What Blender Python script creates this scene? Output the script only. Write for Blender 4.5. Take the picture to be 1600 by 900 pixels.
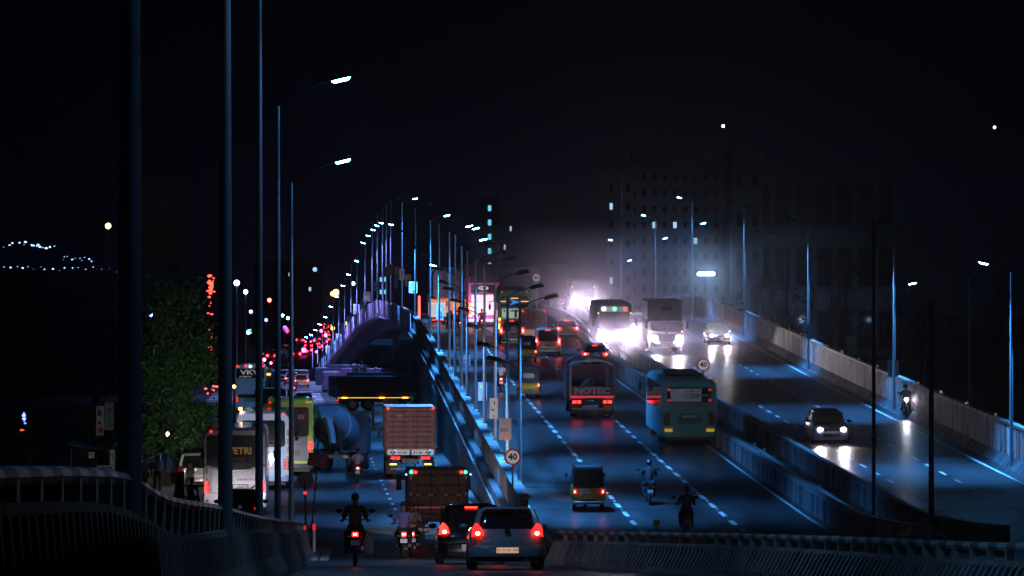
import bpy, bmesh, math, random
from mathutils import Matrix, Vector
R = math.radians
random.seed(7)
for _o in list(bpy.data.objects): bpy.data.objects.remove(_o)
SC = bpy.context.scene
COL = SC.collection

# ---------------------------------------------------------------- camera
H0 = 9.0            # the camera stands 9 m above the low road; all heights below are given from the camera and shifted by H0
F = 6400.0          # focal length in photograph pixels (photograph is 1600 wide)
cd = bpy.data.cameras.new('camera'); cam = bpy.data.objects.new('camera', cd); COL.objects.link(cam)
cd.sensor_width = 36.0; cd.lens = 36.0 * F / 1600.0
cd.clip_start = 1.0; cd.clip_end = 9000.0
cam.location = (0, 0, H0); cam.rotation_euler = (R(90) + math.atan(30.0 / F), 0, 0)
SC.camera = cam

# ---------------------------------------------------------------- night sky
wd = bpy.data.worlds.new('World'); SC.world = wd; wd.use_nodes = True
nt = wd.node_tree; bg = nt.nodes['Background']
tcw = nt.nodes.new('ShaderNodeTexCoord'); sp = nt.nodes.new('ShaderNodeSeparateXYZ'); nt.links.new(tcw.outputs['Generated'], sp.inputs[0])
rmp = nt.nodes.new('ShaderNodeValToRGB'); nt.links.new(sp.outputs['Z'], rmp.inputs[0])      # city sky glow: a little lighter and violet at the horizon all round
rmp.color_ramp.elements[0].position = 0.0; rmp.color_ramp.elements[0].color = (.0006, .0010, .0034, 1)
rmp.color_ramp.elements[1].position = .09; rmp.color_ramp.elements[1].color = (.0001, .0003, .0010, 1)
nt.links.new(rmp.outputs[0], bg.inputs[0]); bg.inputs[1].default_value = 1.0
SC.view_settings.view_transform = 'Standard'; SC.view_settings.look = 'None'
SC.view_settings.exposure = 0.0; SC.view_settings.gamma = 1.0
try:
    SC.cycles.use_denoising = True; SC.cycles.use_light_tree = True
    SC.cycles.max_bounces = 4; SC.cycles.diffuse_bounces = 2; SC.cycles.glossy_bounces = 3
    SC.cycles.transmission_bounces = 4; SC.cycles.volume_bounces = 0; SC.cycles.transparent_max_bounces = 8
    SC.cycles.sample_clamp_indirect = 4.0; SC.cycles.caustics_reflective = False; SC.cycles.caustics_refractive = False
except Exception: pass

# ---------------------------------------------------------------- helpers
def lerp_table(tab):
    def f(d):
        if d <= tab[0][0]:
            (a, b), (c, e) = tab[0], tab[1]; return b + (e - b) * (d - a) / (c - a)
        for i in range(len(tab) - 1):
            a, b = tab[i]; c, e = tab[i + 1]
            if d <= c:
                t = (d - a) / (c - a)
                def sl(j):
                    if j <= 0: return (tab[1][1] - tab[0][1]) / (tab[1][0] - tab[0][0])
                    if j >= len(tab) - 1: return (tab[-1][1] - tab[-2][1]) / (tab[-1][0] - tab[-2][0])
                    return (tab[j + 1][1] - tab[j - 1][1]) / (tab[j + 1][0] - tab[j - 1][0])
                m0 = sl(i) * (c - a); m1 = sl(i + 1) * (c - a)
                t2 = t * t; t3 = t2 * t
                return (2*t3 - 3*t2 + 1) * b + (t3 - 2*t2 + t) * m0 + (-2*t3 + 3*t2) * e + (t3 - t2) * m1
        (a, b), (c, e) = tab[-2], tab[-1]; return e + (e - b) * (d - c) / (c - a)
    return f
gz = lerp_table([(0,-1.0),(30,-2.6),(50,-3.6),(71,-4.75),(91,-5.86),(110,-6.84),(125,-7.62),(134,-7.98),(146,-8.25),(206,-8.53),(350,-8.9),(500,-9.0),(1000,-9.1),(3000,-9.3)])
fz = lerp_table([(90,-5.7),(105,-6.5),(115,-7.02),(125,-7.45),(137,-7.68),(149,-7.45),(204,-5.7),(260,-3.9),(300,-2.65),(345,-1.45),(390,-.75),(413,-.6),(440,-1.9),(470,-4.9),(500,-8.2),(520,-8.95),(560,-8.97)])
LX = lerp_table([(90,2.9),(120,1.5),(149,.35),(204,-2.0),(260,-4.4),(300,-6.2),(350,-8.6),(400,-12.1),(440,-16.1),(470,-19.6),(500,-23.2),(520,-25.6),(560,-30)])
ML = lerp_table([(90,13.6),(105,12.8),(149,10.8),(204,8.45),(261,6.1),(319,5.0),(350,4.5),(400,3.0),(450,-1),(520,-9),(560,-14)])
RX = lerp_table([(90,23.2),(120,22.3),(149,21.5),(169,20.9),(212,19.8),(260,18.7),(320,17.8),(390,16.8),(450,12),(520,4),(560,-1)])
MW = 2.5
MR = lambda d: ML(d) + MW
def fx(fr): return lambda d: LX(d) + (ML(d) - LX(d)) * fr
def rx_(fr): return lambda d: MR(d) + (RX(d) - MR(d)) * fr
def PX(px, d): return (px - 800.0) / F * d
def PZ(py, d): return (480.0 - py) / F * d      # height from the camera

_M = {}
def mat(name, col=(.5,.5,.5), rough=.5, metal=0., emit=None, es=0., var=.0, vscale=4., streak=False, bump=0., trans=0., coat=0., spec=.5, world=False, hard=False):
    if name in _M: return _M[name]
    m = bpy.data.materials.new(name); m.use_nodes = True; n = m.node_tree; b = n.nodes['Principled BSDF']
    b.inputs['Base Color'].default_value = (*col, 1); b.inputs['Roughness'].default_value = rough
    b.inputs['Metallic'].default_value = metal; b.inputs['Specular IOR Level'].default_value = spec
    if trans: b.inputs['Transmission Weight'].default_value = trans
    if coat: b.inputs['Coat Weight'].default_value = coat; b.inputs['Coat Roughness'].default_value = .08
    if emit: b.inputs['Emission Color'].default_value = (*emit, 1); b.inputs['Emission Strength'].default_value = es
    if var or bump:
        tc = n.nodes.new('ShaderNodeTexCoord'); mp = n.nodes.new('ShaderNodeMapping')
        if world:
            ge = n.nodes.new('ShaderNodeNewGeometry'); n.links.new(ge.outputs['Position'], mp.inputs[0])
        else: n.links.new(tc.outputs['Object'], mp.inputs[0])
        if streak: mp.inputs['Scale'].default_value = (1, 1, .10 if world else .18)
        nz = n.nodes.new('ShaderNodeTexNoise'); nz.inputs['Scale'].default_value = vscale; nz.inputs['Detail'].default_value = 6; nz.inputs['Roughness'].default_value = .65
        n.links.new(mp.outputs[0], nz.inputs['Vector'])
        if var:
            rp = n.nodes.new('ShaderNodeValToRGB'); rp.color_ramp.elements[0].position = .3; rp.color_ramp.elements[1].position = .72
            rp.color_ramp.elements[0].color = (*[c * (1 - var) for c in col], 1)
            rp.color_ramp.elements[1].color = (*[min(1, c * (1 + var * .6)) for c in col], 1)
            if hard: rp.color_ramp.elements[0].position = .40; rp.color_ramp.elements[1].position = .60
            n.links.new(nz.outputs[0], rp.inputs[0]); n.links.new(rp.outputs[0], b.inputs['Base Color'])
            mr = n.nodes.new('ShaderNodeMapRange'); mr.inputs[3].default_value = max(.03, rough - .12); mr.inputs[4].default_value = min(1, rough + .15)
            n.links.new(nz.outputs[0], mr.inputs[0]); n.links.new(mr.outputs[0], b.inputs['Roughness'])
        if bump:
            bp = n.nodes.new('ShaderNodeBump'); bp.inputs['Strength'].default_value = bump; bp.inputs['Distance'].default_value = .02
            n.links.new(nz.outputs[0], bp.inputs['Height']); n.links.new(bp.outputs[0], b.inputs['Normal'])
    _M[name] = m; return m

class MB:
    def __init__(s): s.v = []; s.f = []; s.m = None
    def _add(s, vs):
        i = len(s.v)
        if s.m is not None: vs = [tuple(s.m @ Vector(p)) for p in vs]
        s.v += [tuple(p) for p in vs]; return i
    def box(s, x0, x1, y0, y1, z0, z1, tx=0, ty=0):
        i = s._add([(x0,y0,z0),(x1,y0,z0),(x1,y1,z0),(x0,y1,z0),(x0+tx,y0+ty,z1),(x1-tx,y0+ty,z1),(x1-tx,y1-ty,z1),(x0+tx,y1-ty,z1)])
        s.f += [(i,i+3,i+2,i+1),(i+4,i+5,i+6,i+7),(i,i+1,i+5,i+4),(i+1,i+2,i+6,i+5),(i+2,i+3,i+7,i+6),(i+3,i,i+4,i+7)]; return s
    def quad(s, a, b, c, d): i = s._add([a,b,c,d]); s.f.append((i,i+1,i+2,i+3)); return s
    def poly(s, pts): i = s._add(pts); s.f.append(tuple(range(i, i+len(pts)))); return s
    def loft(s, rings, caps=True, closed=True):
        n = len(rings[0]); st = [s._add(r) for r in rings]
        for a, b in zip(st, st[1:]):
            for k in range(n if closed else n - 1):
                k2 = (k + 1) % n; s.f.append((a+k, a+k2, b+k2, b+k))
        if caps:
            s.f.append(tuple(st[0] + k for k in reversed(range(n)))); s.f.append(tuple(st[-1] + k for k in range(n)))
        return s
    def extr(s, pts, y0, y1):        # (x,z) outline pushed along y
        return s.loft([[(x, y0, z) for x, z in pts], [(x, y1, z) for x, z in pts]])
    def extrx(s, pts, x0, x1):       # (y,z) outline pushed along x
        return s.loft([[(x0, y, z) for y, z in pts], [(x1, y, z) for y, z in pts]])
    def tube(s, pts, r, n=8):
        pts = [Vector(p) for p in pts]; rs = r if isinstance(r, (list, tuple)) else [r] * len(pts); rings = []
        for i, p in enumerate(pts):
            t = (pts[min(i+1, len(pts)-1)] - pts[max(i-1, 0)]).normalized()
            u = t.cross(Vector((0,1,0)) if abs(t.y) < .9 else Vector((1,0,0))).normalized(); w = t.cross(u)
            rings.append([tuple(p + (u*math.cos(2*math.pi*k/n) + w*math.sin(2*math.pi*k/n)) * rs[i]) for k in range(n)])
        return s.loft(rings)
    def cyl(s, c, axis, r, h, n=16, r2=None):
        c = Vector(c); a = {'x': Vector((1,0,0)), 'y': Vector((0,1,0)), 'z': Vector((0,0,1))}[axis] * (h/2)
        return s.tube([c - a, c + a], [r, r if r2 is None else r2], n)
    def ell(s, c, rx, ry, rz, n=12, m=8):
        rings = []
        for j in range(m + 1):
            t = math.pi * (j + .04 * (1 if j == 0 else -1 if j == m else 0)) / m; z = -math.cos(t); q = math.sin(t)
            rings.append([(c[0]+rx*q*math.cos(2*math.pi*k/n), c[1]+ry*q*math.sin(2*math.pi*k/n), c[2]+rz*z) for k in range(n)])
        return s.loft(rings)
    def mesh(s, name, m, smooth=True):
        me = bpy.data.meshes.new(name); me.from_pydata(s.v, [], s.f); me.materials.append(m)
        if smooth:
            me.polygons.foreach_set('use_smooth', [True] * len(me.polygons)); me.set_sharp_from_angle(angle=R(38))
        me.update(); return me
    def build(s, name, m, parent=None, smooth=True, bevel=0, loc=None, fix=True):
        me = s.mesh(name, m, smooth)
        if fix:
            bm = bmesh.new(); bm.from_mesh(me); bmesh.ops.recalc_face_normals(bm, faces=bm.faces); bm.to_mesh(me); bm.free()
        o = bpy.data.objects.new(name, me); COL.objects.link(o)
        if parent is not None: o.parent = parent
        if loc: o.location = loc
        if bevel:
            bv = o.modifiers.new('bevel', 'BEVEL'); bv.width = bevel; bv.segments = 2; bv.limit_method = 'ANGLE'; bv.angle_limit = R(40)
        return o
def inst(name, me, parent=None, M=None):
    o = bpy.data.objects.new(name, me); COL.objects.link(o)
    if parent is not None: o.parent = parent
    if M is not None: o.matrix_local = M
    return o
def empty(name, label, cat, loc=(0,0,0), rot=(0,0,0), group=None):
    o = bpy.data.objects.new(name, None); COL.objects.link(o); o.location = loc; o.rotation_euler = rot; o.empty_display_size = .3
    o['label'] = label; o['category'] = cat
    if group: o['group'] = group
    return o
def tag(o, label=None, cat=None, group=None, kind=None):
    if label: o['label'] = label
    if cat: o['category'] = cat
    if group: o['group'] = group
    if kind: o['kind'] = kind
    return o
def copy_tree(o, parent=None):
    c = o.copy(); COL.objects.link(c)
    if parent is not None: c.parent = parent
    for ch in list(o.children): copy_tree(ch, c)
    return c
def rr(z, x0, x1, y0, y1, r, n=3):   # rounded rectangle ring at height z
    r = min(r, (x1-x0)/2-.001, (y1-y0)/2-.001); o = []
    for cx, cy, a in ((x1-r,y1-r,0),(x0+r,y1-r,90),(x0+r,y0+r,180),(x1-r,y0+r,270)):
        for k in range(n+1):
            t = R(a + 90*k/n); o.append((cx + r*math.cos(t), cy + r*math.sin(t), z))
    return o
def rv(y, x0, x1, z0, z1, r, n=3, rb=None):   # rounded rectangle ring in the xz plane at y
    o = []; rb = r if rb is None else rb
    for sx, sz, a, q in ((1,1,0,r),(-1,1,90,r),(-1,-1,180,rb),(1,-1,270,rb)):
        cx = (x1-q) if sx > 0 else (x0+q); cz = (z1-q) if sz > 0 else (z0+q)
        for k in range(n+1):
            t = R(a + 90*k/n); o.append((cx + q*math.cos(t), y, cz + q*math.sin(t)))
    return o
def text(s, size, m, parent, loc, rot=(R(90),0,0), name='lettering', ext=.003, align='CENTER', bold=0, sx=1):
    c = bpy.data.curves.new(name, 'FONT'); c.body = s; c.size = size; c.extrude = ext; c.align_x = align; c.align_y = 'CENTER'; c.offset = bold
    c.resolution_u = 2
    c.materials.append(m); tmp = bpy.data.objects.new('tmp', c); COL.objects.link(tmp)
    me = bpy.data.meshes.new_from_object(tmp.evaluated_get(bpy.context.evaluated_depsgraph_get()), preserve_all_data_layers=False)
    bpy.data.objects.remove(tmp); bpy.data.curves.remove(c)
    if not me.materials: me.materials.append(m)
    o = bpy.data.objects.new(name, me); COL.objects.link(o); o.parent = parent; o.location = loc; o.rotation_euler = rot; o.scale = (sx,1,1)
    return o
def scribble(parent, m, x0, x1, z0, dz, rows, h, y=0., face=-1, seed=1):
    """rows of short printed strokes, unreadable in the photograph too"""
    rn = random.Random(seed); mb = MB()
    for k in range(rows):
        x = x0 + rn.uniform(0, .12)*(x1-x0); e = x1 - rn.uniform(0, .12)*(x1-x0); z = z0-k*dz
        while x < e:
            w = rn.uniform(.3,.75)*h; mb.box(x, min(e,x+w), y-.002, y+.002, z-h/2*rn.uniform(.7,1), z+h/2*rn.uniform(.7,1)); x += w+h*rn.choice((.16,.16,.2,.7))
    o = mb.build('print', m, parent, smooth=False); o['kind'] = 'stuff'; return o
def place(o, px, d, zf, L=4., yaw=None, X=None):
    """rear (nearest) end at distance d along the road, seen at photograph column px"""
    x = PX(px, d) if X is None else X
    if yaw is None: yaw = R(2.2) if (zf is fz or d < 125) else R(2.8)      # heading of the lane
    yc = d; sl = (zf(d+L) - zf(d)) / L
    o.location = (x, yc, zf(yc) + H0 + .012)
    o.rotation_euler = (math.atan(sl) if abs(yaw) < 1 else -math.atan(sl), 0, yaw)
    return o
ORD = ['first','second','third','fourth','fifth','sixth','seventh','eighth','ninth','tenth','eleventh','twelfth','thirteenth','fourteenth','fifteenth','sixteenth','seventeenth','eighteenth','nineteenth','twentieth','twenty-first','twenty-second','twenty-third','twenty-fourth']

# ---------------------------------------------------------------- materials
def asphalt(name, base, rough, patch):
    m = bpy.data.materials.new(name); m.use_nodes = True; n = m.node_tree; b = n.nodes['Principled BSDF']; L = n.links
    tc = n.nodes.new('ShaderNodeTexCoord')
    n1 = n.nodes.new('ShaderNodeTexNoise'); n1.inputs['Scale'].default_value = 9; n1.inputs['Detail'].default_value = 8; L.new(tc.outputs['Object'], n1.inputs['Vector'])
    mp = n.nodes.new('ShaderNodeMapping'); mp.inputs['Scale'].default_value = (.55, .035, 1); mp.inputs['Rotation'].default_value = (0, 0, R(-2.3)); L.new(tc.outputs['Object'], mp.inputs[0])
    n2 = n.nodes.new('ShaderNodeTexNoise'); n2.inputs['Scale'].default_value = 1.6; n2.inputs['Detail'].default_value = 5; L.new(mp.outputs[0], n2.inputs['Vector'])
    ad = n.nodes.new('ShaderNodeMath'); ad.operation = 'MULTIPLY_ADD'; ad.inputs[1].default_value = .45; L.new(n1.outputs[0], ad.inputs[0]); L.new(n2.outputs[0], ad.inputs[2])
    rp = n.nodes.new('ShaderNodeValToRGB'); rp.color_ramp.elements[0].position = .48; rp.color_ramp.elements[1].position = .95
    rp.color_ramp.elements[0].color = (*[c*(1-patch) for c in base], 1); rp.color_ramp.elements[1].color = (*[c*(1+patch) for c in base], 1)
    n3 = n.nodes.new('ShaderNodeTexVoronoi'); n3.feature = 'DISTANCE_TO_EDGE'; n3.inputs['Scale'].default_value = .22; L.new(tc.outputs['Object'], n3.inputs['Vector'])
    cr = n.nodes.new('ShaderNodeMapRange'); cr.inputs[1].default_value = 0; cr.inputs[2].default_value = .012; cr.inputs[3].default_value = .45; cr.inputs[4].default_value = 1; L.new(n3.outputs[0], cr.inputs[0])
    mx = n.nodes.new('ShaderNodeMix'); mx.data_type = 'RGBA'; mx.blend_type = 'MULTIPLY'; mx.inputs[0].default_value = 1
    L.new(ad.outputs[0], rp.inputs[0]); L.new(rp.outputs[0], mx.inputs[6]); L.new(cr.outputs[0], mx.inputs[7]); L.new(mx.outputs[2], b.inputs['Base Color'])
    mr = n.nodes.new('ShaderNodeMapRange'); mr.inputs[3].default_value = rough-.1; mr.inputs[4].default_value = rough+.16; L.new(n2.outputs[0], mr.inputs[0]); L.new(mr.outputs[0], b.inputs['Roughness'])
    bp = n.nodes.new('ShaderNodeBump'); bp.inputs['Strength'].default_value = .35; bp.inputs['Distance'].default_value = .01; L.new(n1.outputs[0], bp.inputs['Height']); L.new(bp.outputs[0], b.inputs['Normal'])
    return m
M_road = asphalt('asphalt', (.055,.055,.058), .31, .62)
M_groundroad = asphalt('asphalt_low', (.06,.06,.062), .40, .6)
M_paint = mat('road_paint', (.80,.80,.78), .5, var=.35, vscale=2.5)
M_conc = mat('concrete', (.25,.25,.25), .8, var=.45, vscale=1.6, streak=True, bump=.4)
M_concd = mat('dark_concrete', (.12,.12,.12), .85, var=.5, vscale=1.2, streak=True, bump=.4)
M_pink = mat('pink_concrete', (.40,.22,.28), .75, var=.4, vscale=1.5, streak=True)
M_steel = mat('galvanised_steel', (.42,.44,.46), .5, .45, var=.15, vscale=3)
M_black = mat('black_plastic', (.012,.012,.013), .45)
M_tyre = mat('tyre_rubber', (.02,.02,.02), .8, var=.3, vscale=8)
M_rim = mat('wheel_rim', (.35,.35,.36), .35, .8)
M_glass = mat('dark_glass', (.012,.014,.018), .06, coat=.6)
M_chrome = mat('chrome', (.7,.7,.72), .15, 1.)
M_red = mat('tail_light', (.5,.01,.01), .3, emit=(1,.015,.012), es=3.2)
M_redhot = mat('brake_light', (.6,.02,.01), .3, emit=(1,.02,.015), es=6)
M_redcore = mat('brake_light_core', (.8,.3,.2), .3, emit=(1,.30,.2), es=12)
M_redoff = mat('unlit_tail_light', (.30,.01,.01), .2, coat=.6)
M_amber = mat('amber_lamp', (.6,.3,.02), .3, emit=(1,.42,.05), es=5)
M_green = mat('green_lamp', (.02,.5,.2), .3, emit=(.03,1,.4), es=9)
M_bluel = mat('blue_lamp', (.05,.2,.7), .3, emit=(.08,.3,1), es=9)
M_head = mat('headlight_glass', (.9,.9,.9), .2, emit=(.93,.90,1), es=30)
M_headdim = mat('dim_headlight_glass', (.9,.9,.9), .2, emit=(.9,.92,1), es=25)
M_led = mat('lamp_lens', (.9,.9,.9), .3, emit=(.10,.45,1), es=200)
M_arm = mat('dark_arm_steel', (.02,.022,.025), .5, .3)
M_ledoff = mat('unlit_lamp_lens', (.25,.27,.3), .3, emit=(.3,.6,1), es=.25)
M_plate = mat('white_number_plate', (.75,.75,.75), .4)
M_platey = mat('yellow_number_plate', (.75,.45,.03), .4)
M_platelit = mat('lit_number_plate', (.7,.6,.5), .4, emit=(1,.62,.4), es=.55)
M_ink = mat('black_ink', (.02,.02,.02), .5)
M_refl = mat('amber_reflector', (.8,.5,.04), .3, emit=(1,.55,.05), es=.12)
# ================================================================ SETTING
def strip(name, m, fa, fb, zf, d0, d1, step, parent=None, dz=0., nx=1):
    mb = MB(); n = max(1, int(round((d1-d0)/step))); idx = []
    for i in range(n+1):
        d = d0 + (d1-d0)*i/n; a, b = fa(d), fb(d)
        for k in range(nx+1): mb.v.append((a+(b-a)*k/nx, d, zf(d)+dz+H0))
    for i in range(n):
        for k in range(nx): j = i*(nx+1)+k; mb.f.append((j, j+1, j+nx+2, j+nx+1))
    return mb.build(name, m, parent, smooth=True, fix=False)
def dashes(name, fX, zf, d0, d1, parent, w=.18, per=4., ln=2., dz=.01, m=None):
    mb = MB(); d = d0
    while d < d1:
        e = min(d+ln, d1)
        mb.quad((fX(d)-w/2, d, zf(d)+dz+H0), (fX(d)+w/2, d, zf(d)+dz+H0), (fX(e)+w/2, e, zf(e)+dz+H0), (fX(e)-w/2, e, zf(e)+dz+H0)); d += per
    o = mb.build(name, m or M_paint, parent, fix=False, smooth=False); return o
def studs(name, fX, zf, d0, d1, parent, per, m):
    mb = MB(); d = d0
    while d < d1:
        mb.box(fX(d)-.055, fX(d)+.055, d-.05, d+.05, zf(d)+H0+.006, zf(d)+H0+.035, .015, .01); d += per
    o = mb.build(name, m, parent, smooth=False); o['kind'] = 'stuff'; return o
M_soil = mat('bare_ground', (.05,.045,.04), .95, var=.4, vscale=.15)
mb = MB(); ys = [-60,-30,0]+list(range(10,160,6))+list(range(160,520,12))+[560,650,800,1000,1300,1700,2300,3000,4500]; xs = [-3000,-600,-120,-60,-45,60,150,600,3000]
for y in ys:
    for x in xs: mb.v.append((x, y, gz(y)+H0-.03))
for i in range(len(ys)-1):
    for k in range(len(xs)-1): j = i*len(xs)+k; mb.f.append((j,j+1,j+len(xs)+1,j+len(xs)))
tag(mb.build('ground', M_soil, smooth=True, fix=False), kind='structure')
GL = lambda d: -8.5 - .056*d; 
def NL(d): return -1.7 - .037*d             # near left barrier line
low_left = lambda d: NL(d) if d < 125 else NL(125) + (GL(d)-NL(125)) * min(1, (d-125)/25.)
road = tag(strip('road', M_groundroad, low_left, lambda d: 26. if d < 104 else (LX(d)+.1 if d < 500 else LX(500)-.048*(d-500)), gz, -20, 104, 4), kind='structure')
low = tag(strip('low_road', M_groundroad, low_left, lambda d: LX(d)-.5 if d < 500 else LX(500)-.048*(d-500)+4, gz, 104, 2600, 8), kind='structure')
mc = lambda d: -4.9 - .0505*(d-171)
dashes('lane_marking', mc, gz, 112, 345, low, .14, 5.2, 1.6)
dashes('lane_marking', lambda d: mc(d)-3.6, gz, 200, 345, low, .14, 5.2, 1.6)
# zebra bars before the junction under the bridge
mb = MB()
for k in range(9):
    d = 372 + k*7.5; a, b = -28.0-(d-372)*.06, -17.0-(d-372)*.055
    mb.quad((a, d, gz(d)+H0+.01), (b, d, gz(d)+H0+.01), (b, d+2.4, gz(d)+H0+.01), (a, d+2.4, gz(d)+H0+.01))
mb.build('crossing_stripe', M_paint, low, fix=False, smooth=False)
# painted nose between the near ramp and the low road
mb = MB()
for (x0, x1) in ((503, 497), (520, 513)):
    mb.quad((PX(x1,116)-.1,113,gz(113)+H0+.012),(PX(x1,116)+.12,113,gz(113)+H0+.012),(PX(x0,141)+.2,138,gz(138)+H0+.012),(PX(x0,141)-.14,138,gz(138)+H0+.012))
mb.build('hatching', M_paint, low, fix=False, smooth=False)

fly = tag(strip('flyover_road', M_road, lambda d: LX(d), lambda d: RX(d)+.2, fz, 104, 560, 4, nx=1), kind='structure')
for fr, nm in ((.355,'lane_marking'),(.69,'lane_marking')):
    dashes(nm, fx(fr), fz, 127, 400, fly); studs('road_stud', fx(fr), fz, 130, 330, fly, 4.0, M_plate)
for fr in (.30,.625):
    dashes('lane_marking', rx_(fr), fz, 128, 400, fly, .13, 4.4, 2.0)
dashes('edge_line', lambda d: ML(d)-.35, fz, 120, 400, fly, .13, 4, 4.02)
dashes('edge_line', lambda d: RX(d)-.75, fz, 120, 400, fly, .14, 4, 4.02)
dashes('edge_line', lambda d: MR(d)+.45, fz, 120, 400, fly, .10, 4, 4.02)
dashes('edge_line', lambda d: LX(d)+.35, fz, 130, 400, fly, .12, 4, 4.02)
# expansion joints across the deck
mb = MB()
for d in range(150, 400, 25):
    for a, b in ((LX(d)+.1, ML(d)-.1), (MR(d)+.1, RX(d)-.3)):
        mb.quad((a,d,fz(d)+H0+.008),(b,d,fz(d)+H0+.008),(b,d+.12,fz(d+.12)+H0+.008),(a,d+.12,fz(d+.12)+H0+.008))
mb.build('expansion_joint', M_black, fly, fix=False, smooth=False)
# deck body: fascia, girders and soffit
def run_profile(name, m, fX, zf, prof, d0, d1, step, parent, kind=None):
    mb = MB(); n = max(1, int(round((d1-d0)/step))); rings = []
    for i in range(n+1):
        d = d0+(d1-d0)*i/n; rings.append([(fX(d)+x, d, zf(d)+z+H0) for x, z in prof])
    mb.loft(rings); o = mb.build(name, m, parent)
    if kind: o['kind'] = kind
    return o
M_fascia = mat('pink_fascia', (.55,.28,.40), .7, var=.4, vscale=1.1, streak=True)  # pink tone for the far fascia only, the near one is grey
run_profile('fascia', M_fascia, lambda d: LX(d)-.5, fz, [(-.12,-.5),(.5,-.5),(.5,-.02),(-.12,-.02)], 330, 520, 5, fly)
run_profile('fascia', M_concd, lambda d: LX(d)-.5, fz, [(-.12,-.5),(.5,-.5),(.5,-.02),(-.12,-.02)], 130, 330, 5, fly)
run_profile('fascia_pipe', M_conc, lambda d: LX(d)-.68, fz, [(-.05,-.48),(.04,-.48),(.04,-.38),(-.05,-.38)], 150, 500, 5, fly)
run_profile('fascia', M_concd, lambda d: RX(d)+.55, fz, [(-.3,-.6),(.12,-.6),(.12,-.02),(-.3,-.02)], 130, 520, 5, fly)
mb = MB()
for t in (.04,.18,.32,.46,.6,.74,.88,.97):
    rings = []
    for i in range(0, 33):
        d = 285 + i*6.3; x = LX(d)+(RX(d)-LX(d))*t; rings.append([(x-.3,d,fz(d)+H0-1.5),(x+.3,d,fz(d)+H0-1.5),(x+.3,d,fz(d)+H0-.2),(x-.3,d,fz(d)+H0-.2)])
    mb.loft(rings)
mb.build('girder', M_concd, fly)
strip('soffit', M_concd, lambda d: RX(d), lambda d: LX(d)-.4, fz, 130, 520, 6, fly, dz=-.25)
# retaining walls carrying the ramps
def retaining(name, fX, off, d0, d1, m, label):
    root = empty(name, label, 'wall', (fX(d0)+off, d0, gz(d0)+H0))
    d = d0; step = 4.0
    while d < d1-.1:
        e = min(d+step, d1); o = MB()
        zt0, zt1 = fz(d)-.5+H0, fz(e)-.5+H0; zb0, zb1 = gz(d)+H0-.1, gz(e)+H0-.1
        if zt0-zb0 > .1:
            x0, x1 = fX(d)+off, fX(e)+off; g = .03
            rings = [[(x0-.12,d+g,zb0),(x0+.12,d+g,zb0),(x0+.12,d+g,zt0),(x0-.12,d+g,zt0)],[(x1-.12,e-g,zb1),(x1+.12,e-g,zb1),(x1+.12,e-g,zt1),(x1-.12,e-g,zt1)]]
            o.loft(rings); p = o.build('wall_panel', m, root, smooth=False); p.location = (-root.location[0], -root.location[1], -root.location[2])
        d = e
    return root
retaining('retaining_wall', LX, -.45, 142, 306, M_conc, 'grey concrete retaining wall of the near ramp beside the low road')
retaining('retaining_wall', LX, -.45, 484, 516, M_concd, 'dark retaining wall at the far foot of the flyover')
# pavement along the low road
pv = tag(strip('pavement', M_conc, lambda d: LX(d)-2.3+min(0,(d-206)*.004), lambda d: LX(d)-.55, gz, 140, 330, 5, dz=.13), kind='structure')
run_profile('kerb', M_conc, lambda d: LX(d)-2.42+min(0,(d-206)*.004), gz, [(-.08,-.05),(.12,-.05),(.12,.14),(-.08,.14)], 140, 330, 5, pv)
PIERL = []
# piers under the open span
for i, (dd, tt) in enumerate([(322,.15),(322,.5),(322,.85),(352,.15),(352,.5),(352,.85),(385,.15),(385,.5),(385,.85),(425,.2),(425,.55),(425,.85),(458,.25),(458,.7)]):
    x = LX(dd)+(RX(dd)-LX(dd))*tt; zt = fz(dd)-1.5
    if zt-gz(dd) < 1: continue
    r = empty('bridge_pier', f'round concrete pier under the open bridge span, {ORD[i]} from the near end', 'pier', (x, dd, gz(dd)+H0), group='piers under the flyover')
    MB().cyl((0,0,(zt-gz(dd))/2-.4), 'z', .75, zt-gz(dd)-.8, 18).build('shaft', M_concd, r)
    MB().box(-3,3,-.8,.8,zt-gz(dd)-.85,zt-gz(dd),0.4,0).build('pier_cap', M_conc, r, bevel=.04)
    if i in (3,6,9,10):
        l_ = MB().box(-.16,.16,-.95,-.8,2.9,3.1).build('pier_fill_lamp', M_ledoff, r); PIERL.append((l_, i))  # lamps added on some piers to brighten the dark underside
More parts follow.
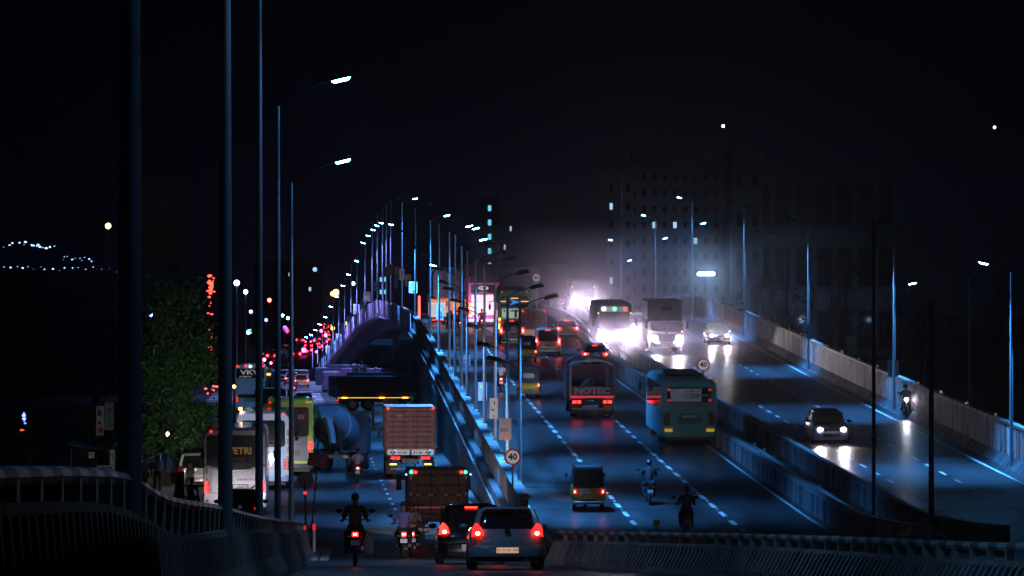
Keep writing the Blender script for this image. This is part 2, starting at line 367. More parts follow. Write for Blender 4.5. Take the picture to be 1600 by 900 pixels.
# ---------------- barriers
def panel_mesh(name, m, h, L=1., ribs=6, toe=.0, th=.16, t0=0.):
    """unit-length barrier panel; face towards -x is ribbed"""
    mb = MB(); z0 = t0
    mb.box(-th/2, th/2, .012, L-.012, z0, h)
    for k in range(ribs):
        y = (k+.5)*L/ribs; w = L/ribs*.27
        mb.box(-th/2-.03, -th/2+.01, y-w, y+w, z0+.04, h-.08, 0, .01)
        mb.box(th/2-.01, th/2+.03, y-w, y+w, z0+.04, h-.08, 0, .01)
    return mb.mesh(name, m, smooth=False)
def run_panels(root, meshes, fX, zf, d0, d1, step, dz=0., name='panel'):
    d = d0; i = 0; base = Vector(root.location)
    while d < d1-1e-6:
        e = d+step; a = Vector((fX(d), d, zf(d)+H0+dz)); b = Vector((fX(e), e, zf(e)+H0+dz)); v = b-a
        # y axis along the run, x level, z square to both
        yv = v/ step if False else v
        xv = Vector((v.y, -v.x, 0)).normalized()
        yn = v/step; zv = xv.cross(v).normalized(); M = Matrix(((xv.x, yn.x, zv.x, a.x-base.x), (xv.y, yn.y, zv.y, a.y-base.y), (xv.z, yn.z, zv.z, a.z-base.z), (0,0,0,1)))
        o = inst(name, meshes[i % len(meshes)], root); o.matrix_local = M
        i += 1; d = e
M_wall_r = mat('stained_barrier', (.66,.47,.44), .6, var=.85, vscale=2.6, streak=True, bump=.3, world=True, hard=True)
M_wall_l = mat('sooty_concrete', (.13,.13,.135), .8, var=.75, vscale=1.3, streak=True, world=True, hard=True)
M_wall_m = mat('median_concrete', (.22,.23,.24), .7, var=.7, vscale=1.6, streak=True, world=True, hard=True)
M_posterA = mat('poster_pink', (.80,.36,.60), .6, var=.35, vscale=.9)
M_posterB = mat('poster_lilac', (.75,.65,.85), .6, var=.35, vscale=.9)
M_posterC = mat('poster_dark', (.10,.07,.12), .7, var=.35, vscale=.9)
M_posterD = mat('poster_blue', (.16,.36,.62), .6, var=.35, vscale=.9)
# right parapet
rp = empty('parapet_wall', 'long stained ribbed concrete parapet curving along the oncoming carriageway', 'parapet', (RX(120), 120, fz(120)+H0))
pm = [panel_mesh('barrier_panel', M_wall_r, 1.75, 2., 8, t0=.38)]
run_panels(rp, pm, lambda d: RX(d)+.35, fz, 120, 440, 2., name='panel')
tm = MB()
tm.loft([[(-.42,.01,0),(.1,.01,0),(.1,.01,.40),(-.08,.01,.40)],[(-.42,1.99,0),(.1,1.99,0),(.1,1.99,.40),(-.08,1.99,.40)]])
for k in range(8):
    y = .125+k*.25; tm.loft([[(-.46,y-.06,.0),(-.40,y-.06,.0),(-.06,y-.06,.40),(-.12,y-.06,.42)],[(-.46,y+.06,.0),(-.40,y+.06,.0),(-.06,y+.06,.40),(-.12,y+.06,.42)]])
tme = tm.mesh('kerb_block', M_wall_m, smooth=False)
run_panels(rp, [tme], lambda d: RX(d)+.35, fz, 120, 440, 2., name='kerb_block')
cop = MB().box(-.14,.14,.0,2.,1.75,1.83).mesh('coping', M_wall_m, smooth=False)
run_panels(rp, [cop], lambda d: RX(d)+.35, fz, 120, 440, 2., name='coping')
rf = MB().box(-.06,.06,-.05,.05,1.83,1.95,.02,.0).mesh('reflector', M_refl, smooth=False)
run_panels(rp, [rf], lambda d: RX(d)+.35, fz, 151, 400, 9., name='reflector')
# left parapet, both the near ramp and the far ramp
lp = empty('parapet_wall', 'concrete parapet along the left edge of the flyover, humped over the open span', 'parapet', (LX(142), 142, fz(142)+H0))
pmL = panel_mesh('barrier_panel', M_wall_l, 1.0, 2., 4, th=.24)
run_panels(lp, [pmL], lambda d: LX(d)-.2, fz, 142, 518, 2., name='panel')
capL = MB().box(-.2,.2,0,2.,1.0,1.07).mesh('coping', M_conc, smooth=False)
run_panels(lp, [capL], lambda d: LX(d)-.2, fz, 142, 518, 2., name='coping')
rfl = MB().box(.10,.19,-.05,.05,1.07,1.13,.01,0).mesh('reflector', M_refl, smooth=False)
run_panels(lp, [rfl], lambda d: LX(d)-.2, fz, 144, 330, 5.5, name='reflector')
def post_panel(m, w, h, sl=0): 
    mb = MB(); mb.extrx([(0,-.35),(w,-.35),(w+sl,h),(sl,h)], -.42, -.38); return mb.mesh('banner', m, smooth=False)
pms = [post_panel(M_posterA,2.6,1.25,.8), post_panel(M_posterC,2.4,1.1,-.4), post_panel(M_posterB,2.4,1.3,.9), post_panel(M_posterC,2.4,1.2,.3), post_panel(M_posterA,2.4,1.2,-.3), post_panel(M_posterB,2.7,1.15,.5)]
pmd = [post_panel(M_posterD,2.4,1.2,.8), post_panel(M_posterC,2.4,1.1,-.4), post_panel(M_posterB,2.4,1.2,.5)]
run_panels(lp, pms, lambda d: LX(d)-.2, fz, 330, 462, 3., name='banner')
run_panels(lp, pmd, lambda d: LX(d)-.2, fz, 462, 510, 3., name='banner')
# median: two low walls with a guard rail between
for fX, lab, oth in ((lambda d: ML(d)+.12, 'low ribbed median wall beside the outbound carriageway', 0), (lambda d: MR(d)-.12, 'low ribbed median wall beside the oncoming carriageway', 1)):
    r = empty('median_wall', lab, 'barrier', (fX(120), 120, fz(120)+H0))
    run_panels(r, [panel_mesh('barrier_panel', M_wall_m, .82, 2., 8, th=.2)], fX, fz, 120, 400, 2.)
    run_panels(r, [MB().box(-.13,.13,0,2.,.82,.88).mesh('coping', M_conc, smooth=False)], fX, fz, 120, 400, 2., name='coping')
gr = empty('guard_rail', 'steel guard rail running between the two median walls', 'guard rail', (ML(122)+1.25, 122, fz(122)+H0))
gme = MB().extr([(-.04,.42),(.0,.46),(-.05,.52),(.0,.58),(-.05,.64),(-.07,.64),(-.03,.58),(-.08,.52),(-.03,.46),(-.06,.42)],0,4.).mesh('rail_beam', M_steel, smooth=False)
run_panels(gr, [gme], lambda d: ML(d)+.9, fz, 122, 398, 4., name='rail_beam')
run_panels(gr, [MB().box(-.05,.05,-.05,.05,0,.68).mesh('rail_post', M_steel, smooth=False)], lambda d: ML(d)+1.0, fz, 122, 398, 4., name='rail_post')
# near left barrier with rail
M_near = mat('weathered_barrier', (.24,.23,.22), .8, var=.6, vscale=1.8, streak=True, bump=.5)
M_railp = mat('painted_rail', (.10,.12,.12), .6, var=.4, vscale=6)
M_railw = mat('rail_reflective_band', (.42,.42,.40), .5, var=.3, vscale=8)
def near_barrier(label, fX, ctop, rtop, zf, d0, d1, step, flip=1):
    root = empty('concrete_barrier', label, 'barrier', (fX(d0), d0, zf(d0)+H0)); base = Vector(root.location)
    d = d0
    while d < d1-.01:
        e = d+step; mb = MB(); K = 3; 
        rings = []
        for t, q in ((.012,0),(1-.012,0)):
            dd = d+(e-d)*t; x = fX(dd); z0 = zf(dd)+H0-.05; z1 = ctop(dd)+H0; f = flip
            rings.append([(x-.22*f,dd,z0),(x+.30*f,dd,z0),(x+.26*f,dd,z0+.18),(x+.12*f,dd,z0+.42),(x+.09*f,dd,z1),(x-.12*f,dd,z1)])
        mb.loft(rings)
        for k in range(K):
            for s in (0,):
                a = d+(e-d)*(k+.3)/K; b = d+(e-d)*(k+.68)/K; ra = []
                for dd in (a, b):
                    x = fX(dd); z0 = zf(dd)+H0; z1 = ctop(dd)+H0-.06; f = flip
                    ra.append([(x+.25*f,dd,z0+.12),(x+.34*f,dd,z0+.12),(x+.18*f,dd,z0+.42),(x+.14*f,dd,z1),(x+.05*f,dd,z1)])
                mb.loft(ra)
        o = mb.build('barrier_block', M_near, root, smooth=False); o.location = -base
        d = e
    # rail posts and rail
    d = d0; pm_ = MB()
    while d < d1:
        x = fX(d)-.02; z1 = ctop(d)+H0; z2 = rtop(d)+H0
        o = MB().box(x-.05,x+.05,d-.06,d+.06,z1-.02,z2-.04).build('rail_post', M_railw, root, smooth=False); o.location = -base
        e = min(d+step, d1); n = 2
        for k in range(n):
            a = d+(e-d)*k/n; b = d+(e-d)*(k+1)/n
            o = MB().tube([(fX(a)-.02,a,rtop(a)+H0-.05),(fX(b)-.02,b,rtop(b)+H0-.05)], .055, 8).build('rail', M_railp if k % 2 else M_railw, root); o.location = -base
        d += step
    return root
near_barrier('grooved concrete barrier with banded hand rail at the left front, beside the near ramp', NL,
    lerp_table([(10,-.45),(18,-.86),(25,-1.19),(30,-1.52),(36,-2.0),(50,-2.72),(71,-3.85),(90,-4.92),(110,-5.98),(125,-6.8)]),
    lerp_table([(10,-.36),(18,-.70),(25,-.98),(30,-1.22),(36,-1.65),(50,-2.42),(71,-3.62),(90,-4.66),(110,-5.74),(125,-6.6)]), gz, 14, 122, 1.5)
NRX = lerp_table([(35,6.7),(50,6.25),(65,5.6),(80,4.4),(95,2.6),(105,1.15)])
near_barrier('grooved concrete barrier with banded hand rail crossing the right front, beyond the nearest hatchback', NRX,
    lerp_table([(35,-2.1),(50,-3.1),(80,-4.65),(105,-5.98)]), lerp_table([(35,-1.97),(50,-2.88),(65,-3.65),(80,-4.42),(105,-5.72)]), gz, 36, 105, 1.5, flip=-1)

# ---------------------------------------------------------------- lamp posts
LIGHTS = []
def spot(parent, loc, energy, col, cone, blend, rot=(0,0,0), rad=.1, name='lamp_light'):
    ld = bpy.data.lights.new(name, 'SPOT'); ld.energy = energy; ld.color = col; ld.spot_size = R(cone); ld.spot_blend = blend; ld.shadow_soft_size = rad
    o = bpy.data.objects.new(name, ld); COL.objects.link(o); o.parent = parent; o.location = loc; o.rotation_euler = rot
    return o
LEDC = (.055,.34,1.0); M_led2 = mat('recessed_lamp_lens', (.9,.9,.9), .3, emit=(.28,.62,1), es=8)
POW = 9000.
def lamp_post(X, d, ztop, zbase, side, arms=('u','l'), lit=(1,1), label='', group=None, vis='',  r0=.085, ul=1.15, ll=.95, drop=2.3, pw=1., rise_u=.45, col=None):
    root = empty('lamp_post', label, 'street lamp', (X, d, zbase+H0), group=group)
    h = ztop-zbase
    MB().tube([(0,0,0),(0,0,.5),(0,0,h*.5),(0,0,h)], [r0*1.15,r0,r0*.8,r0*.55], 10).build('pole', M_steel, root)
    MB().cyl((0,0,.03),'z',.2,.06,10).build('base_plate', M_steel, root)
    for a, on in zip(arms, lit):
        s = side if a == 'u' else -side; zz = h-.05 if a == 'u' else h-drop; ln = ul if a == 'u' else ll
        rise = rise_u if a == 'u' else .42
        MB().tube([(0,0,zz),(s*ln*.35,0,zz+rise*.55),(s*(ln-.25),0,zz+rise*.92)], .019, 6).build('arm', M_arm, root)
        tilt = s*R(-13)
        hd = MB().loft([rr(-.03,-.25,.25,-.13,.13,.1), rr(.03,-.26,.26,-.15,.15,.12), rr(.08,-.2,.2,-.09,.09,.08)]).build('lamp_head', M_black, root)
        hd.location = (s*ln, 0, zz+rise); hd.rotation_euler = (0, tilt, 0)
        if a in vis:     # bulging lens
            ln_ = MB().loft([rr(-.075,-.17,.17,-.08,.08,.07), rr(-.028,-.21,.21,-.10,.10,.09)]).build('lens', M_led, hd)
        else:            # lens recessed behind a skirt: dark when seen edge-on
            MB().loft([rr(-.085,-.28,.28,-.14,.14,.11), rr(-.02,-.28,.28,-.14,.14,.11), rr(-.02,-.25,.25,-.12,.12,.1), rr(-.085,-.26,.26,-.125,.125,.1), rr(-.085,-.28,.28,-.14,.14,.11)], caps=False).build('skirt', M_black, hd)
            ln_ = MB().loft([rr(-.03,-.23,.23,-.1,.1,.09), rr(-.02,-.24,.24,-.11,.11,.09)]).build('lens', M_led2 if on else M_ledoff, hd)
        if on: spot(hd, (0,0,-.1), POW*on*pw, col or LEDC, 104, .8)
    return root
for l_, i_ in PIERL: spot(l_, (0,-1.05,3.1), 420, (.12,.42,1.), 130, .8, rot=(R(-150),0,0))  # fill spots of the added pier lamps
# near left row on the concrete barrier
for i, (d, px, ty) in enumerate([(30,203,-1400),(50,352,-600),(71,405,-160),(90,434,165),(110,455,285)]):
    zb = gz(d)+.2
    lamp_post(PX(px,d), d, min(PZ(ty,d), zb+10.7), zb, 1, ('u',), ((.04,.13,.13,.10,.20)[i],), vis='u', label=f'tall steel lamp post behind the near left barrier, {ORD[i]} from the camera', group='lamp posts on the near left barrier', r0=(.092,.092,.072,.078,.075)[i], ul=1.38, rise_u=.66, col=(.22,.5,1))
# left parapet row
LP = [(812,150,480),(793,161,463),(774,173,440),(757,185,418),(743,196,408),(730,208,393),(721,217,385),(711,228,367),(702,239,363),(686,260,350),(672,283,345),(649,328,325),(628,362,317)]
for i, (px, d, ty) in enumerate(LP):
    lamp_post(PX(px,d), d, PZ(ty,d), fz(d)-.3, 1, lit=(1.1 if i%2==0 else .06, 1. if i%2 else .08), vis={5:'',6:'u',7:'u',8:'ul',10:'u',12:'ul'}.get(i,''), pw=(1. if i<9 else 2.2), label=f'double arm lamp post on the left flyover parapet, {ORD[i]} from the near end', group='lamp posts on the near ramp parapet')
LD = [(611,392,312),(604,400,317),(598,405,324),(590,413,334),(582,421,346),(571,433,375),(558,445,397),(549,453,415),(539,463,433),(530,472,449),(521,482,466),(512,491,478),(505,515,488),(497,545,497),(489,590,503)]
for i, (px, d, ty) in enumerate(LD):
    zb = fz(d) if d < 520 else gz(d)
    lamp_post(PX(px,d), d, PZ(ty,d), zb-.2, 1, lit=(0, 1.), vis='l', label=f'lamp post with lit lower arm on the far descending ramp, {ORD[i]} after the crest', group='lamp posts on the far ramp', drop=2.6, r0=.1, pw=1.5, col=(.27,.33,1))
RP = [(1580,171,425,1,0),(1397,212,385,0,1),(1263,258,353,0,1),(1163,313,322,0,1),(1082,362,315,1,1),(1024,405,342,1,1),(970,455,380,1,1)]
for i, (px, d, ty, u, l) in enumerate(RP):
    lamp_post(PX(px,d), d, PZ(ty,d), fz(min(d,430))-.3, -1, lit=(1.5 if u else 1.3, .5 if l else .3), vis=('u' if u else '')+('l' if l and i not in (2,3) else ''), label=f'double arm lamp post behind the right parapet, {ORD[i]} from the near end', group='lamp posts on the right parapet')
for i, (px, d, ty, by) in enumerate([(1227,300,372,505),(1191,340,330,480),(1142,380,350,478),(1515,200,430,640)]):
    lamp_post(PX(px,d), d, PZ(ty,d), -8.9, -1, ('u',), (0,), label=f'unlit lamp post on the low ground beyond the right parapet, {ORD[i]} of four', group='unlit posts beyond the right parapet')
# dark posts on the median wall at the front
for (px, d, ty, lab) in ((1365,147,345,'dark slim steel post rising from the median wall'),(1455,128,470,'dark thick steel post rising from the median, cut off above the near barrier')):
    r = empty('steel_post', lab, 'post', (PX(px,d), d, fz(d)+H0)); h = PZ(ty,d)-fz(d)
    MB().tube([(0,0,0),(0,0,h)], [.075,.055] if px<1400 else [.09,.07], 12).build('pole', mat('dark_steel',(.02,.02,.022),.5,.3), r)
    MB().box(-.25,.25,-.25,.25,0,.05).build('base_plate', M_black, r)
# tall floodlight mast
fm = empty('floodlight_mast', 'mast with a row of five glaring floodlights beyond the right parapet', 'floodlight', (PX(1103,470), 470, gz(470)+H0))
h = PZ(432,470)-gz(470)
MB().tube([(0,0,0),(0,0,h)], [.2,.1], 10).build('pole', M_concd, fm)
MB().box(-1.,1.,-.06,.06,h-.1,h).build('crossbar', M_steel, fm)
for k in range(5):
    hd = MB().box(-.17,.17,-.1,.12,-.2,.2,.02,0).build('floodlight', M_black, fm); hd.location = (-.8+k*.4, -.05, h+.3)
    MB().box(-.15,.15,-.13,-.1,-.17,.17).build('lens', mat('flood_lens',(.9,.9,.9),.3,emit=(.45,.85,1),es=90), hd)
spot(fm, (0,-.4,h+.3), 420, (.3,.65,1), 120, .8, rot=(R(-62),0,R(-15)))

# ---------------------------------------------------------------- signs and boards
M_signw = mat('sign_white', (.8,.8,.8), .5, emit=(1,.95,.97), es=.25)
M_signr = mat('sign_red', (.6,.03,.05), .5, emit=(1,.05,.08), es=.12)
def speed_sign(px, py, d, r, zb, label, col=(1,1,1)):
    z = PZ(py,d); root = empty('speed_limit_sign', label, 'road sign', (PX(px,d), d, zb+H0))
    MB().cyl((0,.05,(z-zb)/2),'z',.035,z-zb+r*.6,8).build('post', M_steel, root)
    MB().cyl((0,0,z-zb),'y',r,.03,28).build('red_rim', M_signr, root)
    MB().cyl((0,-.02,z-zb),'y',r*.78,.012,28).build('face', M_signw, root)
    text('40', r*1.05, M_ink, root, (0,-.028,z-zb), bold=.012)
    return root
speed_sign(1099,570,222,.36, fz(222), 'round white 40 speed limit sign with red rim on the median')
speed_sign(801,714,146,.30, fz(146)-.2, 'round red-rimmed 40 speed limit sign at the near end of the left parapet')
speed_sign(838,434,370,.42, fz(370), 'far round 40 speed limit sign beside the containers')
def board(px0, py0, px1, py1, d, kind, label, dy=-.12):
    x = PX((px0+px1)/2, d); z = PZ((py0+py1)/2, d); w = (px1-px0)/F*d; h = (py1-py0)/F*d
    root = empty('advert_board', label, 'advertising board', (x, d+dy, z+H0), group='advert boards on lamp posts')
    MB().box(-w/2,w/2,-.02,.02,-h/2,h/2).build('board', mat('board_'+kind, {'pink':(.55,.32,.30),'white':(.75,.73,.74),'grey':(.32,.34,.40),'dim':(.20,.17,.16)}[kind], .55, var=.25, vscale=2), root, smooth=False)
    rnd = random.Random(int(px0*7+py0))
    for k in range(3):
        c = rnd.choice([('p_yellow',(.7,.6,.05)),('p_blue',(.1,.3,.6)),('p_red',(.5,.08,.08)),('p_dark',(.08,.08,.12)),('p_green',(.15,.35,.15))])
        a = rnd.uniform(-.42,0)*w; b = rnd.uniform(.02,.42)*w; z0 = (-.42+.29*k)*h; z1 = z0+rnd.uniform(.1,.22)*h
        MB().box(a,b,-.026,-.021,z0,z1).build('print', mat(c[0],c[1],.6), root, smooth=False)
    return root
bd = [(747,597,761,626,187,'pink','fourth post'),(765,622,778,654,173,'white','third post'),(780,653,799,687,161,'dim','second post'),(718,555,735,571,220,'grey','seventh post'),
 (682,478,693,499,262,'grey','tenth post'),(711,526,717,550,228,'white','eighth post, narrow and lit'),(717,526,727,546,223,'dim','eighth post, wide and dim'),(639,440,652,458,330,'white','twelfth post, yellow and blue'),
 (633,429,642,447,345,'pink','post just before the crest'),(624,420,632,438,362,'white','post on the crest, white'),(616,416,623,432,378,'pink','crest post, upper board'),(616,434,622,451,378,'grey','crest post, lower board'),
 (605,413,614,430,392,'pink','first post after the crest'),(599,417,605,432,400,'dim','second post after the crest'),(584,440,593,455,412,'grey','fourth post after the crest'),(568,456,579,471,426,'pink','sixth post after the crest'),
 (563,467,568,481,438,'dim','narrow, below the sixth far post'),(552,475,562,491,446,'grey','seventh post after the crest'),(547,488,555,501,452,'dim','eighth post after the crest'),(542,494,550,507,458,'grey','between the eighth and ninth far posts'),
 (533,506,537,521,468,'white','narrow, on the tenth far post'),(525,521,531,532,474,'grey','beside the tenth far post'),(516,530,520,541,486,'white','small, on the eleventh far post'),(509,541,518,552,492,'grey','twelfth far post'),(502,548,511,564,500,'grey','foot of the far ramp')]
for b in bd: board(*b[:6], f'{ {"pink":"pinkish","white":"pale printed","grey":"greyish","dim":"unlit"}[b[5]] } advert board on lamp post: {b[6]}')
for (x0,y0,x1,y1,d,lab) in ((1387,562,1394,588,211,'blue-grey board left of the second right parapet post'),(1398,562,1404,588,211,'blue-grey board right of the second right parapet post'),(1257,507,1267,530,257,'pale board on the third right parapet post'),
    (1222,498,1230,518,299,'narrow board on an unlit post beyond the right parapet'),(1153,469,1165,487,312,'pale board on the fourth right parapet post'),(1126,462,1131,476,340,'small bright board at the far end of the right parapet'),(1323,525,1337,555,240,'dim rounded board standing behind the right parapet')):
    board(x0,y0,x1,y1,d,'grey',lab)
# red notice, round disc seen from the back
d = 150; nb = empty('notice_board', 'tilted dark red notice board on a slanting pole at the ramp nose', 'sign', (PX(497,d), d, gz(d)+H0))
MB().tube([(-.25,0,0),(.02,0,PZ(705,d)-gz(d))], .03, 6).build('post', M_black, nb)
zc = PZ(719,d)-gz(d)
rb = MB().box(-.37,.37,-.02,.02,-.24,.24).build('board', mat('notice_red',(.42,.03,.05),.5,var=.15), nb); rb.location = (0,-.06,zc); rb.rotation_euler = (0,R(10),0)
scribble(rb, mat('notice_text',(.8,.45,.5),.5), -.30, .30, .15, .11, 4, .05, y=-.024)
d = 128; ds = empty('round_sign', 'round road sign seen from its dark back at the ramp nose', 'road sign', (PX(477,d), d, gz(d)+H0))
zc = PZ(751,d)-gz(d)
MB().tube([(.02,0,0),(0,0,zc)], .035, 8).build('post', M_black, ds); MB().cyl((0,.04,zc),'y',.27,.03,24).build('disc', mat('sign_back',(.05,.045,.03),.6,.3), ds)
MB().box(-.04,.04,-.05,0,zc-.42,zc-.34).build('reflector', M_red, ds)
for i, px in enumerate((467, 473, 486)):
    r = empty('delineator_post', f'short red and white delineator post by the round sign, {ORD[i]} from the left', 'delineator', (PX(px,126), 126+i, gz(126)+H0), group='delineators at the ramp nose')
    MB().cyl((0,0,.35),'z',.05,.7,10).build('post', M_plate, r); MB().cyl((0,0,.8),'z',.055,.2,10).build('band', mat('delineator_red',(.5,.02,.03),.4,emit=(1,.03,.06),es=.5), r)
for i, (px, py, d, c) in enumerate(((1026,818,140,M_platey),(1418,830,96,M_platey),(1409,834,97,mat('orange_plastic',(.7,.25,.08),.5)))):
    r = empty('marker_board', ['small yellow marker board on the outbound carriageway','yellow triangular flap on the near right hand rail','orange triangular flap on the near right hand rail'][i], 'marker', (PX(px,d), d, PZ(py,d)+H0))
    if i == 0:
        MB().box(-.11,.11,-.02,.02,-.1,.12).build('plate', c, r); MB().cyl((0,.03,(-(PZ(py,d)-fz(d)))/2),'z',.02,PZ(py,d)-fz(d),6).build('post', M_black, r)
    else:
        MB().extr([(-.12,-.1),(.08,-.1),(.08,.16)] if i==1 else [(-.14,-.05),(.15,-.08),(.0,.1)], -.02,.02).build('flap', c, r, smooth=False); MB().cyl((.02,.03,-.16),'z',.015,.34,6).build('stem', M_black, r)
# blue hospital-type board under the span
r = empty('hanging_sign', 'wide blue board with a white cross hung under the far end of the bridge span', 'sign', (PX(587,455), 455, PZ(531,455)+H0))
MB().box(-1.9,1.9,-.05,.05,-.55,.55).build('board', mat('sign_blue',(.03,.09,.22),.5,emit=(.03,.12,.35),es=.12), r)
text('+', 1.1, M_signw, r, (-1.5,-.06,.02), bold=.02); scribble(r, M_plate, -1.15, 1.75, .18, .36, 2, .2, y=-.056)
for sx in (-1.6,1.6): MB().cyl((sx,.1,-2.5),'z',.08,6.,8).build('post', M_concd, r)
# ================================================================ VEHICLES (local frame: x right, y forward, z up, origin on the road under the rear bumper's middle; y 0..L)
def wheel(root, x, y, r, w=.2, name='wheel', rim=True):
    t = MB().loft([[(x+s*w/2, y+rr_*math.cos(2*math.pi*k/20), r+rr_*math.sin(2*math.pi*k/20)) for k in range(20)] for s, rr_ in ((-1,r*.86),(-.75,r),(.75,r),(1,r*.86))]).build(name, M_tyre, root)
    if rim:
        sx = 1 if x > 0 else -1
        mb = MB(); mb.cyl((x+sx*(w/2-.01), y, r),'x',r*.62,.03,16)
        for k in range(5):
            a = 2*math.pi*k/5; mb.box(x+sx*w/2-.01, x+sx*w/2+.02, y+r*.33*math.cos(a)-.03, y+r*.33*math.cos(a)+.03, r+r*.33*math.sin(a)-.03, r+r*.33*math.sin(a)+.03)
        mb.build('rim', M_rim, t)
    return t
def plate(root, s, x, y, z, w=.5, h=.12, m=None, fs=.085, rows=None, up=0):
    p = MB().box(x-w/2,x+w/2,y-.012,y,z-h/2,z+h/2).build('number_plate', m or M_plate, root, smooth=False)
    text(s, fs, M_ink, p, (x, y-.014, z), ext=.001); return p
def car(name, label, cat, paint, W=1.68, L=3.9, H=1.5, style='hatch', lights='off', brake=False, head=0, plate_s='TN 25', plate_m=None, seed=0, roofrail=False, rear_text=None, platelit=False):
    root = empty(name, label, cat); w = W/2; hb = .92 if style != 'suv' else 1.02; g = .17 if style != 'suv' else .26
    sed = style == 'sedan'
    # lower body: horizontal rings
    rings = [rr(g, -w+.10, w-.10, .12, L-.15, .25, 4), rr(g+.12, -w+.04, w-.04, .03, L-.04, .30, 4), rr(.52, -w, w, 0., L, .34, 4), rr(.70, -w+.005, w-.005, .03, L-.05, .34, 4),
             rr(hb-.06, -w+.05, w-.05, .10, L-.30, .34, 4), rr(hb, -w+.09, w-.09, .14, L-.42, .32, 4)]
    if not sed: rings[-1] = rr(hb, -w+.09, w-.09, .12, L-.55, .32, 4)
    MB().loft(rings).build('body', paint, root, bevel=0)
    # cabin: glass volume with body-colour roof and pillars
    yr0 = .13 if not sed else .62; yr1 = .42 if not sed else 1.15; yf0 = L-1.05 if not sed else L-1.25; yf1 = L-1.75 if not sed else L-1.95
    if style == 'suv': yr0, yr1 = .10, .22
    tw = w-.27
    MB().loft([rr(hb-.02, -w+.11, w-.11, yr0, yf0, .22, 4), rr(hb+(H-hb)*.5, -w+.18, w-.18, yr0+(yr1-yr0)*.42, yf0-(yf0-yf1)*.5, .22, 4), rr(H-.09, -tw-.02, tw+.02, yr1, yf1, .2, 4)]).build('window_glass', M_glass, root)
    MB().loft([rr(H-.10, -tw-.04, tw+.04, yr1-.06, yf1+.06, .2, 4), rr(H-.05, -tw-.02, tw+.02, yr1-.03, yf1, .2, 4), rr(H, -tw+.12, tw-.12, yr1+.22, yf1-.15, .2, 4)]).build('roof', paint, root)
    for s in (-1, 1):
        MB().tube([(s*(w-.14), yr0+.06, hb-.03), (s*(w-.2), yr0+(yr1-yr0)*.45+.05, hb+(H-hb)*.5), (s*(tw+.0), yr1+.04, H-.08)], [.085,.07,.06], 6).build('pillar', paint, root)
        MB().tube([(s*(w-.13), yf0-.15, hb), (s*(tw+.01), yf1-.02, H-.08)], .035, 6).build('pillar', paint, root)
        MB().box(s*(w-.14)-.02, s*(w-.14)+.02, L*.5-.03, L*.5+.03, hb-.02, H-.1).build('pillar', M_black, root)
        # mirrors
        MB().ell((s*(w+.08), L-1.35, hb+.05), .11,.07,.075,8,6).build('wing_mirror', paint if seed % 2 else M_black, root)
        # rear lamps
        lm = {'off': M_redoff, 'on': M_red}[lights]
        if brake: lm = M_redhot
        if style == 'hatch': o = MB().loft([[(s*(w-.30),-.0,.78),(s*(w-.03),.05,.74),(s*(w-.06),.16,.76),(s*(w-.3),.1,.8)],[(s*(w-.24),.02,.92),(s*(w-.05),.09,.94),(s*(w-.08),.2,.94),(s*(w-.26),.12,.94)],[(s*(w-.16),.10,1.04),(s*(w-.12),.12,1.05),(s*(w-.12),.2,1.05),(s*(w-.17),.18,1.04)]])
        elif style == 'suv': o = MB().loft([[(s*(w-.20),.0,z),(s*(w-.015),.06,z),(s*(w-.02),.2,z),(s*(w-.2),.14,z)] for z in (.78,1.22)])
        else: o = MB().loft([[(s*(w-.34),.0,.70),(s*(w-.01),.06,.72),(s*(w-.03),.2,.74),(s*(w-.34),.1,.74)],[(s*(w-.40),.04,.88),(s*(w-.04),.09,.89),(s*(w-.06),.24,.88),(s*(w-.4),.16,.88)]])
        t = o.build('tail_light', lm, root)
        if lights == 'on' or brake:
            if style == 'suv': MB().box(s*(w-.12)-.035, s*(w-.12)+.035, -.02, .03, .88,1.1).build('bulb', M_redcore, t)
            else: MB().ell((s*(w-.17),.02,.82),.055,.05,.045,10,7).build('bulb', M_redcore, t)
        MB().box(s*(w-.34)-.09, s*(w-.34)+.09, -.012, .03, .36,.41).build('bumper_reflector', M_redoff, root)
        # headlights
        hl = MB().loft([[(s*(w-.12),L-.2,.62),(s*(w-.45),L-.02,.60),(s*(w-.45),L-.05,.72),(s*(w-.12),L-.28,.78)],[(s*(w-.13),L-.16,.62),(s*(w-.45),L+.01,.60),(s*(w-.45),L-.02,.72),(s*(w-.13),L-.24,.78)]]).build('headlight', M_chrome, root)
        if head:
            MB().cyl((s*(w-.30),L+.02,.66),'y',.095,.05,14).build('bulb', M_head, hl)
            spot(hl, (s*(w-.30),L+.10,.66), head, (.97,.88,.95), 40, .9, rot=(R(85),0,R(4)), rad=.06, name='headlight_beam')
    for x in (-w+.09, w-.09):
        for y in (.72, L-.78): wheel(root, x, y, .30 if style != 'suv' else .36, .19)
    # rear bumper, seams, plate recess
    MB().loft([rr(.30,-w-.005,w+.005,-.035,.5,.3,4), rr(.52,-w-.01,w+.01,-.045,.5,.3,4), rr(.545,-w,w,-.03,.5,.3,4)]).build('bumper', paint, root)
    MB().loft([rr(.20,-w+.12,w-.12,.0,.4,.2,3), rr(.305,-w+.05,w-.05,-.02,.4,.25,3)]).build('bumper_lower', M_black, root)
    MB().box(-w+.2,w-.2,.005,.03,.548,.556).build('boot_seam', M_black, root)
    zp = .62 if style != 'suv' else .78
    if sed: zp = .72
    if style == 'hatch': zp = .44
    plate(root, plate_s, 0, -.045 if style == 'hatch' else .0, zp, .5, .12, M_platelit if platelit else plate_m, .09)
    MB().cyl((0,.06 if sed else .05,.86),'y',.07,.03,16).build('badge', M_chrome, root)
    MB().box(-.22,.22,.015,.05,zp+.09,zp+.115).build('boot_handle', M_chrome if seed%2 else paint, root)
